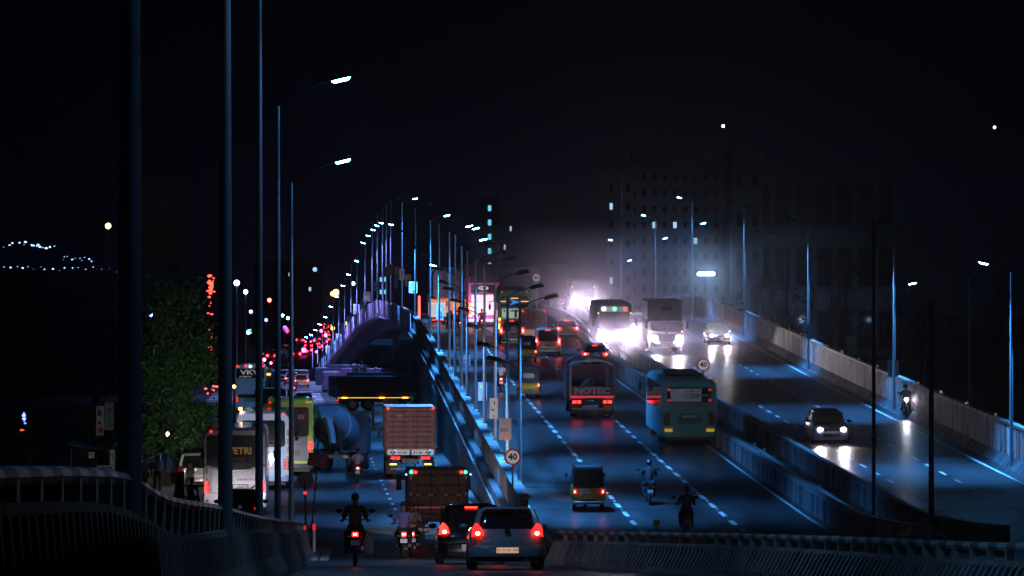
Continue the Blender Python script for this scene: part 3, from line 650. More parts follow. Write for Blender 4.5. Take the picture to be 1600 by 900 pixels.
    # third brake lamp / wiper
    if brake: MB().box(-.16,.16,yr1-.09,yr1-.03,H-.13,H-.09).build('high_brake_light', M_redhot, root)
    if not sed: MB().tube([(0,yr0-.02,hb+.02),(.3,yr0+.02,hb+.10)], .012, 5).build('wiper', M_black, root)
    if not sed: MB().loft([rr(H-.045,-tw+.05,tw-.05,yr1-.18,yr1+.1,.04,2), rr(H-.01,-tw+.1,tw-.1,yr1-.15,yr1+.1,.04,2)]).build('roof_spoiler', paint, root)
    if roofrail:
        for s in (-1,1): MB().tube([(s*(tw-.02),yr1+.2,H+.0),(s*(tw-.02),yr1+.3,H+.05),(s*(tw-.02),yf1-.2,H+.05),(s*(tw-.02),yf1-.1,H-.02)], .02, 6).build('roof_rail', M_chrome, root)
    # interior seats seen as headrests
    for x in (-.38,0,.38): MB().ell((x, yr1+.35, hb+.10), .12,.05,.10,8,6).build('headrest', M_black, root)
    MB().tube([(.45,-.03,.22),(.45,.3,.22)], .03, 8).build('exhaust', M_steel, root)
    # front grille
    MB().box(-w+.5,w-.5,L-.06,L+.005,.60,.70).build('grille', M_black, root); MB().box(-.4,.4,L-.04,L+.01,.32,.46).build('grille', M_black, root)
    MB().box(-.25,.25,L+.0,L+.015,.48,.58).build('number_plate', M_plate, root)
    return root
def paint(name, col, rough=.32, metal=.3): return mat(name, col, rough, metal, var=.12, vscale=1.4, coat=.5)

def bus(name, label, W=2.5, L=10.5, H=3.5, col=None, col2=None, win=(1.75,2.75), roofcol=None, lights=True, style='coach', head=0):
    root = empty(name, label, 'bus'); w = W/2; col2 = col2 or col; roofcol = roofcol or col
    MB().loft([rv(0.02,-w+.04,w-.04,.42,H-.12,.34,4,.08), rv(.16,-w,w,.36,H,.36,4,.06), rv(L-.3,-w,w,.36,H,.36,4,.06), rv(L,-w+.05,w-.05,.42,H-.15,.34,4,.08)]).build('body', col, root)
    # rear window, in a recessed frame proud of the shell
    z0, z1 = win
    MB().loft([rv(-.02,-w+.25,w-.25,z0,z1,.14,3), rv(.04,-w+.22,w-.22,z0-.03,z1+.03,.14,3)]).build('rear_window', M_glass, root)
    MB().box(-w+.30,w-.30,-.03,.03,.95,z0-.25).build('engine_door', col2, root, bevel=.02)
    mb = MB()
    for k in range(6): mb.box(-.55,.55,-.045,-.028,1.0+k*.055,1.03+k*.055)
    mb.build('engine_grille', M_black, root)
    for s in (-1,1):
        # side windows
        mb = MB(); n = 7
        for k in range(n):
            a = .45+k*(L-1.3)/n; o = MB().box(s*w-.012,s*w+.012,a,a+(L-1.3)/n-.09,1.55,2.7).build('side_window', M_glass, root)
        c = MB().box(s*(w-.16)-.09,s*(w-.16)+.09,-.035,.02,.95,1.42).build('tail_cluster', M_black, root)
        lm = M_red if lights else M_redoff
        for k in range(3): MB().cyl((s*(w-.16),-.045,1.04+k*.15),'y',.062,.03,14).build('tail_light', lm if k != 1 else (M_amber if lights and style!='coach' else lm), c)
        MB().box(s*(w-.16)-.05,s*(w-.16)+.05,-.03,.0,.62,.70).build('reflector', M_redoff, root)
        MB().cyl((s*(w-.3),.03,H-.14),'y',.045,.06,10).build('marker_light', M_red if lights else M_redoff, root)
        MB().tube([(s*(w-.05),L-.2,2.7),(s*(w+.28),L-.05,2.6),(s*(w+.28),L-.05,2.4)], .025, 6).build('mirror_arm', M_black, root)
        MB().ell((s*(w+.28),L-.05,2.2),.1,.06,.24,8,6).build('wing_mirror', M_black, root)
        for y in (2.6, L-2.2): wheel(root, s*(w-.2), y, .5, .3)
    MB().loft([rr(.40,-w+.02,w-.02,-.06,.4,.12,3), rr(.62,-w,w,-.06,.4,.12,3)]).build('bumper', col2, root)
    MB().box(-w+.2,w-.2,.2,.25,.2,.42).build('mud_flap', M_black, root)
    return root
def truck_wheels(root, w, ys, r=.5):
    for y in ys:
        for s in (-1,1): wheel(root, s*(w-.22), y, r, .34)
def container_truck(name, label, W=2.45, L=7.5, H=3.4, zb=1.05, col=None, rails=None, lit=True, door_rows=7, chassis=None, cab=True, cabcol=None):
    root = empty(name, label, 'truck'); w = W/2; rails = rails or col; chassis = chassis or M_black
    MB().box(-w,w,.03,L,zb,H).build('box_body', col, root, bevel=.02)
    for s in (-1,1):
        d = MB().box(min(s*.02,s*(w-.10)),max(s*.02,s*(w-.10)),-.03,.028,zb+.10,H-.12).build('door', col, root, bevel=.01)
        mb = MB()
        for k in range(door_rows):
            z = zb+.22+k*(H-zb-.45)/max(1,door_rows-1); mb.box(min(s*.07,s*(w-.16)),max(s*.07,s*(w-.16)),-.055,-.028,z-.035,z+.035,0,.008)
        mb.build('door_rib', rails, d, smooth=False)
        for xx in (.30,.82):
            MB().cyl((s*xx*w/1.2,-.075,(zb+H)/2),'z',.018,H-zb-.22,6).build('lock_bar', rails, d)
            MB().box(s*xx*w/1.2-.08,s*xx*w/1.2+.08,-.10,-.07,zb+.85,zb+.90).build('handle', M_steel, d)
        MB().box(s*(w-.05)-.05,s*(w-.05)+.05,-.04,.02,zb,H).build('corner_post', rails, root)
        for k in range(3): MB().box(s*(w-.08)-.03,s*(w-.08)+.03,-.06,-.035,zb+.3+k*(H-zb)/3.2,zb+.42+k*(H-zb)/3.2).build('hinge', M_steel, root)
        MB().box(s*(w-.12)-.05,s*(w-.12)+.05,-.07,-.03,H-.10,H-.03).build('marker_light', M_redhot if lit else M_redoff, root)
        # side corrugation
        mb = MB()
        for k in range(int(L/.4)): mb.box(s*w-.02,s*w+.02,.2+k*.4,.38+k*.4,zb+.1,H-.1)
        mb.build('side_rib', col, root, smooth=False)
        MB().box(s*(w-.5)-.22,s*(w-.5)+.22,-.01,.06,zb-.42,zb-.22).build('lamp_bracket', M_black, root)
        for k,q in enumerate((-.12,.12)):
            MB().box(s*(w-.5)+q-.10,s*(w-.5)+q+.10,-.03,.0,zb-.37,zb-.26).build('tail_light', M_redhot if lit else M_redoff, root)
        MB().box(s*(w-.3)-.28,s*(w-.3)+.28,.5,.55,.2,.8).build('mud_flap', M_black, root)
    MB().box(-w,w,-.035,.02,H-.08,H).build('top_rail', rails, root); MB().box(-w,w,-.035,.02,zb-.05,zb+.06).build('bottom_rail', rails, root)
    MB().box(-.45,-.35,.2,L,.7,zb).build('chassis_rail', chassis, root); MB().box(.35,.45,.2,L,.7,zb).build('chassis_rail', chassis, root)
    truck_wheels(root, w, (1.2,2.4,L+.6) if L > 5 else (1.,L+.5), .5 if L > 5 else .4)
    if cab:
        MB().loft([rv(L+.2,-w+.1,w-.1,.7,min(H-.3,2.8),.15,3), rv(L+1.7,-w+.1,w-.1,.7,min(H-.3,2.8),.2,3)]).build('cab', cabcol or col, root)
        for s in (-1,1):
            MB().tube([(s*(w-.1),L+1.5,2.2),(s*(w+.2),L+1.6,2.2)], .02, 6).build('mirror_arm', M_black, root); MB().box(s*(w+.2)-.09,s*(w+.2)+.09,L+1.55,L+1.62,1.75,2.3).build('wing_mirror', M_black, root)
    return root
def person(name, label, shirt, trousers, pose='stand', hair=(.01,.01,.01), helmet=None, skin=(.16,.09,.055), loc=(0,0,0), rot=0, parent=None, group=None):
    root = empty(name, label, 'person', loc, (0,0,rot), group)
    P = {}
    if pose in ('ride','pillion'):
        yy = 0 if pose == 'ride' else 0
        P = dict(pel=(0,0,.84), wst=(0,.03,1.0), chs=(0,.09,1.2), nk=(0,.12,1.38), jaw=(0,.15,1.46), hd=(0,.155,1.54), tp=(0,.15,1.63))
        arm = lambda s: [(s*.10,.10,1.31),(s*.19,.10,1.30),(s*.265,.24,1.06),(s*.29,.50,1.03)] if pose == 'ride' else [(s*.10,.10,1.31),(s*.18,.10,1.30),(s*.25,.12,1.05),(s*.17,.33,.98)]
        leg = lambda s: [(s*.09,.02,.82),(s*.20,.40,.74),(s*.19,.28,.36),(s*.19,.40,.29)]
    elif pose == 'lean':
        P = dict(pel=(0,0,.84), wst=(0,.08,.98), chs=(0,.24,1.12), nk=(0,.36,1.22), jaw=(0,.42,1.28), hd=(0,.45,1.34), tp=(0,.47,1.42))
        arm = lambda s: [(s*.10,.30,1.17),(s*.19,.32,1.15),(s*.29,.42,.98),(s*.31,.60,.98)]
        leg = lambda s: [(s*.09,.02,.82),(s*.20,.40,.74),(s*.19,.28,.36),(s*.19,.40,.29)]
    elif pose == 'sit':
        P = dict(pel=(0,0,.45), wst=(0,.02,.62), chs=(0,.05,.82), nk=(0,.08,1.0), jaw=(0,.11,1.08), hd=(0,.11,1.16), tp=(0,.10,1.25))
        arm = lambda s: [(s*.10,.06,.93),(s*.19,.06,.92),(s*.25,.16,.68),(s*.14,.36,.58)]
        leg = lambda s: [(s*.09,.02,.44),(s*.15,.42,.46),(s*.14,.40,.09),(s*.14,.55,.04)]
    else:
        P = dict(pel=(0,0,.95), wst=(0,0,1.08), chs=(0,.0,1.3), nk=(0,.0,1.5), jaw=(0,.02,1.57), hd=(0,.03,1.65), tp=(0,.02,1.74))
        arm = lambda s: [(s*.10,0,1.43),(s*.19,0,1.42),(s*.25,.0,1.14),(s*.25,.09,.88)]
        leg = lambda s: [(s*.10,0,.93),(s*.11,.03,.52),(s*.12,0,.10),(s*.13,.15,.04)]
    def skinned(nm, verts, edges, rad, m, sub=1):
        me = bpy.data.meshes.new(nm); me.from_pydata(verts, edges, []); me.materials.append(m); o = bpy.data.objects.new(nm, me); COL.objects.link(o); o.parent = root
        sk = o.modifiers.new('skin', 'SKIN'); sk.use_smooth_shade = True
        for i, v in enumerate(me.skin_vertices[0].data): v.radius = rad[i] if isinstance(rad[i], tuple) else (rad[i], rad[i]); v.use_root = (i == 0)
        ss = o.modifiers.new('sub', 'SUBSURF'); ss.levels = sub; ss.render_levels = sub
        return o
    V = [P['pel'],P['wst'],P['chs'],P['nk'],P['jaw'],P['hd'],P['tp']]; E = [(i,i+1) for i in range(6)]; Rd = [(.13,.10),(.12,.09),(.14,.10),.055,(.065,.075),(.078,.092),(.055,.065)]
    hands = []
    for s in (-1,1):
        a = arm(s); b = len(V); V += a; E += [(2,b),(b,b+1),(b+1,b+2),(b+2,b+3)]; Rd += [.07,.062,.045,.03]
        e, h = Vector(a[2]), Vector(a[3]); dr = (h-e).normalized(); palm = h+dr*.07; V.append(tuple(palm)); E.append((b+3,b+4)); Rd.append((.036,.018)); 
        for k in range(4):
            q = palm + Vector((.022*(k-1.5),0,0)) + dr*.035; t = q + dr*(.035,.042,.04,.03)[k] + Vector((0,0,-.025)); V += [tuple(q), tuple(t)]; n = len(V); E += [(b+4,n-2),(n-2,n-1)]; Rd += [.009,.007]
        q = h+dr*.03+Vector((-s*.035,0,.0)); t = q+dr*.03+Vector((-s*.01,0,-.015)); V += [tuple(q),tuple(t)]; n = len(V); E += [(b+3,n-2),(n-2,n-1)]; Rd += [.011,.008]
        l = leg(s); b = len(V); V += l; E += [(0,b),(b,b+1),(b+1,b+2),(b+2,b+3)]; Rd += [.085,.058,.038,(.04,.03)]
    skinned('body', V, E, Rd, mat('skin_%d' % int(skin[0]*100), skin, .5))
    # face: nose and ears, eyes
    hd = Vector(P['hd'])
    MB().ell(tuple(hd+Vector((0,.085,-.02))),.013,.02,.02,6,5).build('nose', mat('skin_%d' % int(skin[0]*100), skin), root)
    for s in (-1,1):
        MB().ell(tuple(hd+Vector((s*.08,0,-.01))),.012,.02,.03,6,5).build('ear', mat('skin_%d' % int(skin[0]*100), skin), root)
        MB().ell(tuple(hd+Vector((s*.03,.078,.01))),.012,.008,.008,6,4).build('eye', M_ink, root)
    if helmet is None: MB().ell(tuple(hd+Vector((0,-.015,.04))),.094,.105,.085,12,8).build('hair', mat('hair', hair, .6), root)
    else: MB().ell(tuple(hd+Vector((0,0,.02))),.125,.14,.125,14,10).build('helmet', helmet, root)
    # shirt
    V = [P['pel'],P['wst'],P['chs'],tuple(Vector(P['nk'])+Vector((0,-.01,-.05)))]; E = [(0,1),(1,2),(2,3)]; Rd = [(.175,.14),(.17,.135),(.19,.14),.09]
    for s in (-1,1):
        a = arm(s); b = len(V); m_ = tuple(Vector(a[1]).lerp(Vector(a[2]),.9)); V += [a[0],a[1],m_]; E += [(2,b),(b,b+1),(b+1,b+2)]; Rd += [.10,.092,.072]
    skinned('shirt', V, E, Rd, shirt)
    V = [P['pel']]; E = []; Rd = [(.15,.12)]
    for s in (-1,1):
        l = leg(s); b = len(V); V += l[:3]; E += [(0,b),(b,b+1),(b+1,b+2)]; Rd += [.105,.075,.055]
        MB().ell((l[3][0], l[3][1]-.03, l[3][2]+.01), .05,.13,.045,8,6).build('shoe', M_black, root)
    skinned('trousers', V, E, Rd, trousers)
    return root
def motorcycle(name, label, col=None, scooter=False, lit=True, head=0, cat='motorcycle', plate_s='TN 22'):
    root = empty(name, label, cat); col = col or paint('bike_black',(.015,.015,.018))
    for y in (.32,1.58):
        t = MB().loft([[(s*.05, y+q*math.cos(2*math.pi*k/18), .3+q*math.sin(2*math.pi*k/18)) for k in range(18)] for s,q in ((-1,.25),(-.7,.30),(.7,.30),(1,.25))]).build('wheel', M_tyre, root)
        MB().cyl((0,y,.3),'x',.17,.07,12).build('rim', M_rim, t)
    MB().loft([rv(.18,-.05,.05,.40,.52,.03), rv(.45,-.13,.13,.42,.72,.06), rv(.85,-.14,.14,.35,.74,.06), rv(1.15,-.12,.12,.35,.76,.05)]).build('frame', M_black, root)
    MB().loft([rv(.12,-.09,.09,.72,.80,.03), rv(.5,-.14,.14,.74,.83,.04), rv(.95,-.12,.12,.74,.82,.04)]).build('seat', M_black, root)
    if not scooter: MB().loft([rv(.88,-.08,.08,.76,.86,.03), rv(1.05,-.15,.15,.74,.96,.06), rv(1.3,-.11,.11,.76,.98,.05)]).build('fuel_tank', col, root)
    else:
        MB().loft([rv(1.25,-.20,.20,.25,1.0,.08), rv(1.38,-.16,.16,.3,1.02,.08)]).build('leg_shield', col, root); MB().box(-.16,.16,.85,1.3,.25,.31).build('floorboard', M_black, root)
        MB().loft([rv(.1,-.10,.10,.40,.74,.05), rv(.4,-.19,.19,.30,.76,.08), rv(.85,-.15,.15,.3,.76,.08)]).build('side_cowl', col, root)
    MB().tube([(0,1.58,.3),(0,1.42,.72),(0,1.36,1.0)], .035, 8).build('fork', M_steel, root)
    MB().tube([(-.36,1.22,1.03),(-.2,1.32,1.05),(0,1.36,1.0),(.2,1.32,1.05),(.36,1.22,1.03)], .018, 6).build('handlebar', M_black, root)
    for s in (-1,1):
        MB().tube([(s*.25,1.3,1.05),(s*.36,1.28,1.22)], .010, 5).build('mirror_stem', M_black, root); MB().ell((s*.38,1.27,1.25),.08,.015,.05,10,6).build('mirror', M_black, root)
        MB().ell((s*.15,.12,.66),.03,.04,.025,8,5).build('indicator', mat('amber_lens',(.5,.2,.02),.3), root)
    MB().loft([rv(.0,-.06,.06,.60,.70,.02), rv(.35,-.07,.07,.56,.74,.03)]).build('mudguard', col, root)
    t = MB().box(-.075,.075,-.03,.03,.66,.76,.01,0).build('tail_light', M_redhot if lit else M_redoff, root)
    if lit: MB().box(-.04,.04,-.036,-.02,.69,.735).build('bulb', M_redcore, t)
    plate(root, plate_s, 0, -.02, .52, .2, .11, None, .06)
    MB().tube([(.14,1.0,.32),(.16,.5,.34),(.17,.15,.40)], [.03,.045,.05], 8).build('exhaust', M_chrome, root)
    MB().box(-.13,.13,.9,1.15,.28,.5).build('engine', M_steel, root)
    if head:
        h = MB().cyl((0,1.46,.92),'y',.09,.06,14).build('headlight', M_head, root); spot(h, (0,1.53,.92), head, (.9,.88,1), 90, .9, rot=(R(82),0,0), rad=.05, name='headlight_beam')
    return root
def auto(name, label, yel, W=1.3, L=2.65, H=1.72, lit=True, soft=M_black, plate_s='TN 09', win=True):
    root = empty(name, label, 'auto rickshaw'); w = W/2
    MB().loft([rr(.26,-w+.06,w-.06,.06,1.5,.1,3), rr(.45,-w,w,.0,1.55,.14,3), rr(.80,-w+.01,w-.01,.02,1.5,.14,3), rr(.90,-w+.03,w-.03,.05,1.45,.12,3)]).build('body', yel, root)
    MB().loft([rr(.26,-.45,.45,1.5,2.5,.2,3), rr(.75,-.42,.42,1.5,2.6,.25,3), rr(.98,-.35,.35,2.1,2.55,.15,3)]).build('front_body', yel, root)
    MB().loft([rr(.88,-w+.04,w-.04,.04,.16,.04,2), rr(1.2,-w+.06,w-.06,.07,.2,.05,2), rr(H-.14,-w+.10,w-.10,.12,.25,.05,2)]).build('rear_canopy', soft, root)
    MB().loft([rr(H-.16,-w+.08,w-.08,.10,2.15,.12,3), rr(H-.06,-w+.10,w-.10,.13,2.1,.12,3), rr(H,-w+.25,w-.25,.25,2.0,.12,3)]).build('canopy', soft, root)
    if win: MB().box(-.30,.30,.03,.1,1.12,1.38).build('rear_window', mat('canopy_window',(.25,.3,.35),.2,coat=.4), root)
    for s in (-1,1):
        MB().tube([(s*(w-.05),1.5,.85),(s*(w-.12),1.55,H-.1)], .02, 6).build('pillar', M_black, root)
        MB().tube([(s*.40,2.45,.95),(s*(w-.16),2.12,H-.1)], .02, 6).build('pillar', M_black, root)
        wheel(root, s*(w-.1), .52, .22, .12)
        t = MB().box(s*(w-.10)-.045,s*(w-.10)+.045,-.02,.03,.66,.80,.005,0).build('tail_light', M_redhot if lit else M_redoff, root)
        if lit: MB().box(s*(w-.10)-.02,s*(w-.10)+.02,-.03,-.01,.70,.76).build('bulb', M_redcore, t)
        MB().box(s*(w-.10)-.04,s*(w-.10)+.04,-.015,.03,.57,.64).build('indicator', mat('amber_lens',(.5,.2,.02),.3), root)
        MB().tube([(s*.45,2.4,1.1),(s*.68,2.42,1.15)], .01, 5).build('mirror_stem', M_black, root); MB().box(s*.70-.05,s*.70+.05,2.40,2.42,1.08,1.24).build('mirror', M_black, root)
    wheel(root, 0, 2.35, .22, .12, rim=False)
    MB().tube([(-w+.03,-.05,.36),(-w+.12,-.10,.36),(w-.12,-.10,.36),(w-.03,-.05,.36)], .028, 8).build('rear_guard', M_steel, root)
    MB().box(-.25,.25,-.01,.02,.30,.44).build('louvre', M_black, root)
    MB().box(-w+.2,w-.2,-.012,.02,.86,.885).build('seam', M_black, root)
    MB().loft([rr(.55,-.25,.25,1.9,2.0,.05,2), rr(1.1,-.2,.2,1.85,1.95,.05,2)]).build('driver_seat', M_black, root)
    MB().box(-w+.2,w-.2,.5,.65,.6,1.15).build('bench_seat', mat('bench_maroon',(.12,.03,.03),.7), root)
    plate(root, plate_s, 0, -.012, .53, .30, .13, M_platey, .07)
    return root
# ================================================================ TRAFFIC
P_white = paint('white_paint',(.62,.63,.65)); P_silver = paint('silver_paint',(.42,.43,.45),.28,.7); P_black = paint('black_paint',(.012,.012,.015),.22,.2)
P_blue = paint('blue_grey_paint',(.36,.40,.40),.3,.25); P_grey = paint('grey_paint',(.20,.21,.23),.3,.6)
C = mat
cloth = lambda n, c: mat('cloth_'+n, c, .85, var=.3, vscale=7)
def rider(bike, yoff, shirt, tro, label, pose='ride', helmet=None, group='riders on two-wheelers'):
    p = person('person', label, shirt, tro, pose, helmet=helmet); 
    p.matrix_world = Matrix.Translation(bike.location) @ bike.rotation_euler.to_matrix().to_4x4() @ Matrix.Translation((0,yoff,.0)); 
    p['group'] = group; return p
# --- near ramp
car_ = car('hatchback','blue-grey hatchback nearest the camera with lit tail lights and glowing plate','car',P_blue,W=1.68,L=3.9,H=1.42,lights='on',plate_s='TN 10 AK 4682',platelit=True,seed=1,head=180); place(car_,793,92.5,gz,3.9)
car_ = car('sport_utility_car','black car braking hard just left of the nearest hatchback','car',P_black,W=1.72,L=4.,H=1.55,lights='on',brake=True,plate_s='TN25H',seed=2,head=700); place(car_,737,104,gz,4.)
car_['label'] = 'black car braking beside the nearest hatchback, high brake light lit'
tr = container_truck('box_truck','small dark brown box truck with red and green roof lights behind the black car',W=2.05,L=4.2,H=2.62,zb=.85,col=C('brown_steel',(.26,.10,.07),.5,.2,var=.35,vscale=2),rails=C('brown_rail',(.05,.03,.03),.5),lit=False,door_rows=5); place(tr,685,140,gz,4.2); tr_near = tr
for s in (-1,1):
    MB().cyl((s*.93,-.06,2.50),'y',.05,.05,10).build('green_light', M_green, tr); MB().cyl((s*.78,-.06,2.50),'y',.05,.05,10).build('red_light', M_redhot, tr)
    MB().cyl((s*1.1,-.04,2.42),'y',.03,.05,8).build('blue_light', M_bluel, tr)
MB().box(-.85,-.75,-.08,-.02,.62,.78).build('tail_light', M_redhot, tr)
MB().box(-1.0,1.0,-.06,-.05,1.28,1.31).build('reflective_tape', C('red_tape',(.5,.02,.03),.3,emit=(1,.02,.03),es=.25), tr)
def bike_at(px, d, zf, name, label, yaw=None, **k):
    b = motorcycle(name, label, **k); place(b, px, d, zf, 1.9, yaw); return b
b = bike_at(555,100.5,gz,'motorcycle','black motorcycle alone at the left of the near ramp',lit=True)
b.scale = (1.08,)*3
rider(b,.45,cloth('olive',(.035,.05,.02)),cloth('dark',(.02,.02,.025)),'bareheaded man in olive shirt riding the leftmost near motorcycle').scale = (1.08,)*3
bag = MB().loft([rr(-.35,-.10,.10,-.08,.08,.05,3), rr(-.12,-.13,.13,-.10,.10,.06,3), rr(.1,-.06,.06,-.04,.04,.03,3), rr(.2,-.015,.015,-.01,.01,.008,3)]).build('carrier_bag', C('bag_plastic',(.45,.33,.28),.5,var=.5,vscale=9)); bag.location = (b.location[0]+.34, b.location[1]-.2, b.location[2]+.66); tag(bag,'pale plastic carrier bag hanging from the leftmost near motorcycle','bag')
b = bike_at(631,118,gz,'motorcycle','motorcycle with bright heart-shaped tail light carrying a man in a blue shirt')
rider(b,.45,cloth('violet',(.14,.11,.28)),cloth('dark',(.02,.02,.025)),'man in a violet-blue shirt riding beside the brown box truck')
b = bike_at(644,121.5,gz,'motorcycle','second motorcycle half hidden beside the brown box truck',plate_s='TN 05')
rider(b,.45,cloth('beige',(.26,.20,.16)),cloth('dark',(.02,.02,.025)),'rider in a beige shirt half hidden behind the violet shirt')
# --- low road
red_c = C('container_rust',(.78,.36,.30),.6,.1,var=.3,vscale=2.5)
tr = container_truck('container_truck','dusty red container truck with white letter boards in the middle of the low road',W=2.5,L=7,H=3.55,zb=1.32,col=red_c,rails=C('container_rail',(.40,.15,.13),.5,.1,var=.3),lit=True,door_rows=8); place(tr,641.5,204,gz,8)
for s in (-1,1):
    bdm = MB().box(min(s*.05,s*1.16),max(s*.05,s*1.16),-.14,-.11,1.16,1.42).build('letter_board', M_signw, tr)
    text('AJP',.2,C('navy_ink',(.03,.05,.2),.5),bdm,(s*.88,-.15,1.27),bold=.008); scribble(bdm,C('navy_ink',(.03,.05,.2),.5),min(s*.15,s*.62),max(s*.15,s*.62),1.27,.1,1,.1,y=-.15)
    for k,q in enumerate((-.1,0,.1)): MB().cyl((s*.86+q,-.15,1.385),'y',.022,.01,8).build('dot', (M_redoff,M_ink,M_bluel)[k], bdm)
    mb = MB()
    for k in range(5): mb.box(s*.86-.32,s*.86+.32,-.1,-.08,.66+k*.085,.70+k*.085)
    mb.build('lamp_grille', M_black, tr)
    MB().box(s*.86-.17,s*.86+.17,-.12,-.09,.66,.73).build('number_light', M_amber, tr)
MB().box(-.42,.42,-.12,-.1,.78,.96).build('number_plate', C('plate_grey',(.4,.36,.36),.5), tr)
mb = MB()
for k in range(9): mb.loft([[(-1.0+k*.12,-.08,.42),(-.93+k*.12,-.08,.42),(-.88+k*.12,-.08,.52),(-.95+k*.12,-.08,.52)],[(-1.0+k*.12,-.07,.42),(-.93+k*.12,-.07,.42),(-.88+k*.12,-.07,.52),(-.95+k*.12,-.07,.52)]])
mb.build('hazard_stripe', M_plate, tr)
MB().ell((-.55,-.08,3.1),.13,.01,.05,12,6).build('badge', M_plate, tr)
b = bike_at(559,198,gz,'scooter','dark scooter with lit tail light ahead of the leftmost near motorcycle',scooter=True)
rider(b,.45,cloth('white',(.55,.50,.52)),cloth('dark',(.02,.02,.025)),'rider in a white shirt on the scooter in the middle of the low road')
rider(b,.15,cloth('rose',(.42,.28,.32)),cloth('dark',(.02,.02,.025)),'pillion passenger in rose clothes on the scooter on the low road','pillion')
# buses on the left
bw = C('coach_white',(.72,.70,.76),.3,.1,var=.1,coat=.5)
bs = bus('coach','white coach with gold lettering above its rear window, at the left kerb',H=3.55,L=10,col=bw,win=(2.3,3.15)); place(bs,367,163,gz,10); co_a = bs
MB().loft([[(-1.12,-.05,2.0),(0-.5,-.05,1.82),(.5,-.05,1.82),(1.12,-.05,2.0),(1.12,-.05,3.25),(-1.12,-.05,3.25)],[(-1.12,0,2.0),(-.5,0,1.82),(.5,0,1.82),(1.12,0,2.0),(1.12,0,3.25),(-1.12,0,3.25)]]).build('rear_panel', M_black, bs, smooth=False)
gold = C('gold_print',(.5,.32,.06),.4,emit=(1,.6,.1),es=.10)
text('VETRI',.37,gold,bs,(.20,-.06,2.62),bold=.012); text('TRAVELS',.17,C('dull_gold_print',(.35,.25,.1),.4),bs,(.05,-.06,2.32),bold=.004)
MB().loft([[(-1.2,-.06,2.02),(-.5,-.06,1.82),(.5,-.06,1.82),(1.2,-.06,2.02),(1.2,-.06,2.10),(.5,-.06,1.89),(-.5,-.06,1.89),(-1.2,-.06,2.10)],[(-1.2,-.04,2.02),(-.5,-.04,1.82),(.5,-.04,1.82),(1.2,-.04,2.02),(1.2,-.04,2.10),(.5,-.04,1.89),(-.5,-.04,1.89),(-1.2,-.04,2.10)]]).build('trim', M_chrome, bs, smooth=False)
text('travels.com',.16,C('print_red',(.5,.05,.05),.5),bs,(.45,-.07,1.5),name='lettering')
for k in range(5): MB().tube([(.1+k*.05,-.04,.85),(.45+k*.06,-.04,1.05+k*.01),(.85,-.04,1.32)], .013, 5).build('swoosh', M_black if k else gold, bs)
MB().extr([(.05,1.0),(.75,1.33),(.35,1.08)],-.045,-.03).build('swoosh', C('gold_decal',(.5,.35,.04),.5), bs)
for z in (1.3,1.7,2.2,2.7): MB().box(-1.13,-1.09,-.03,0,z,z+.25).build('reflective_tape', M_redoff, bs)
for s in (-1,1):
    for k in range(3): MB().cyl((s*1.15,-.07,1.02+k*.16),'y',.07,.02,14).build('tail_light', M_redhot, bs)
MB().cyl((-.93,-.05,.42),'y',.06,.06,10).build('reversing_light', M_head, bs)
for s in (-1,1): MB().cyl((s*.42,-.07,1.12),'y',.06,.02,10).build('reversing_light', C('dim_white_lamp',(.6,.6,.6),.3,emit=(.8,.85,1),es=.8), bs)
bs = bus('coach','pale blue coach with an amber roof beacon, behind the gold lettered coach',H=3.65,L=10,col=C('coach_blue',(.30,.45,.72),.3,.1,coat=.5),win=(2.0,3.2)); place(bs,411,190,gz,10); co_b = bs
MB().cyl((-1.05,.1,3.75),'z',.09,.14,10).build('beacon', M_amber, bs)
MB().cyl((-1.0,.0,3.6),'y',.05,.05,10).build('roof_light', M_headdim, bs)
for z in (.9,1.3,1.7,2.1,2.5): MB().box(1.12,1.2,-.03,0,z,z+.28).build('reflective_tape', (M_redoff, C('tape_yellow',(.6,.45,.05),.4,emit=(1,.7,.1),es=.15))[int(z*5)%2], bs)
bs = bus('bus','yellow-green bus with dark rear window, rightmost of the parked coaches',H=3.85,L=10,col=C('bus_lime',(.50,.66,.04),.35,.05,emit=(.6,.8,.05),es=.0,coat=.4),col2=C('bus_dark_blue',(.06,.09,.2),.4),win=(2.0,3.45)); place(bs,451,207,gz,10)
MB().box(-1.0,.95,-.035,.03,.75,1.95).build('rear_panel', C('bus_navy',(.05,.08,.2),.35,coat=.4), bs)
MB().box(.45,.80,-.05,-.03,2.85,3.1).build('sticker', C('sticker_pink',(.7,.3,.4),.5), bs)
MB().box(1.0,1.24,-.05,-.0,1.35,1.7).build('corner_light', M_red, bs)
b = car('hatchback','black car hidden up to its windows behind the left front barrier','car',P_black,lights='on',plate_s='TN 07',head=330); place(b,375,152,gz,3.9)
# concrete mixer
mx = empty('mixer_truck','dark concrete mixer truck beside the yellow-green bus','truck'); mc_ = C('mixer_paint',(.09,.10,.14),.6,var=.4,vscale=2)
MB().loft([[(.95*q*math.cos(2*math.pi*k/18), y, 2.15+up+.95*q*math.sin(2*math.pi*k/18)) for k in range(18)] for y,q,up in ((.25,.42,.75),(.9,.75,.55),(2.2,1.15,.15),(3.6,1.15,-.05),(4.6,.6,-.25))]).build('drum', mc_, mx)
MB().loft([[(.98*q*math.cos(2*math.pi*k/18), y, 2.15+up+.98*q*math.sin(2*math.pi*k/18)) for k in range(18)] for y,q,up in ((1.6,.96,.35),(1.75,1.0,.31))]).build('drum_band', M_conc, mx)
MB().loft([[(-.55,.35,3.35),(.55,.35,3.35),(.55,.6,3.45),(-.55,.6,3.45)],[(-.3,-.2,2.85),(.3,-.2,2.85),(.3,0,2.85),(-.3,0,2.85)]]).build('hopper', mc_, mx)
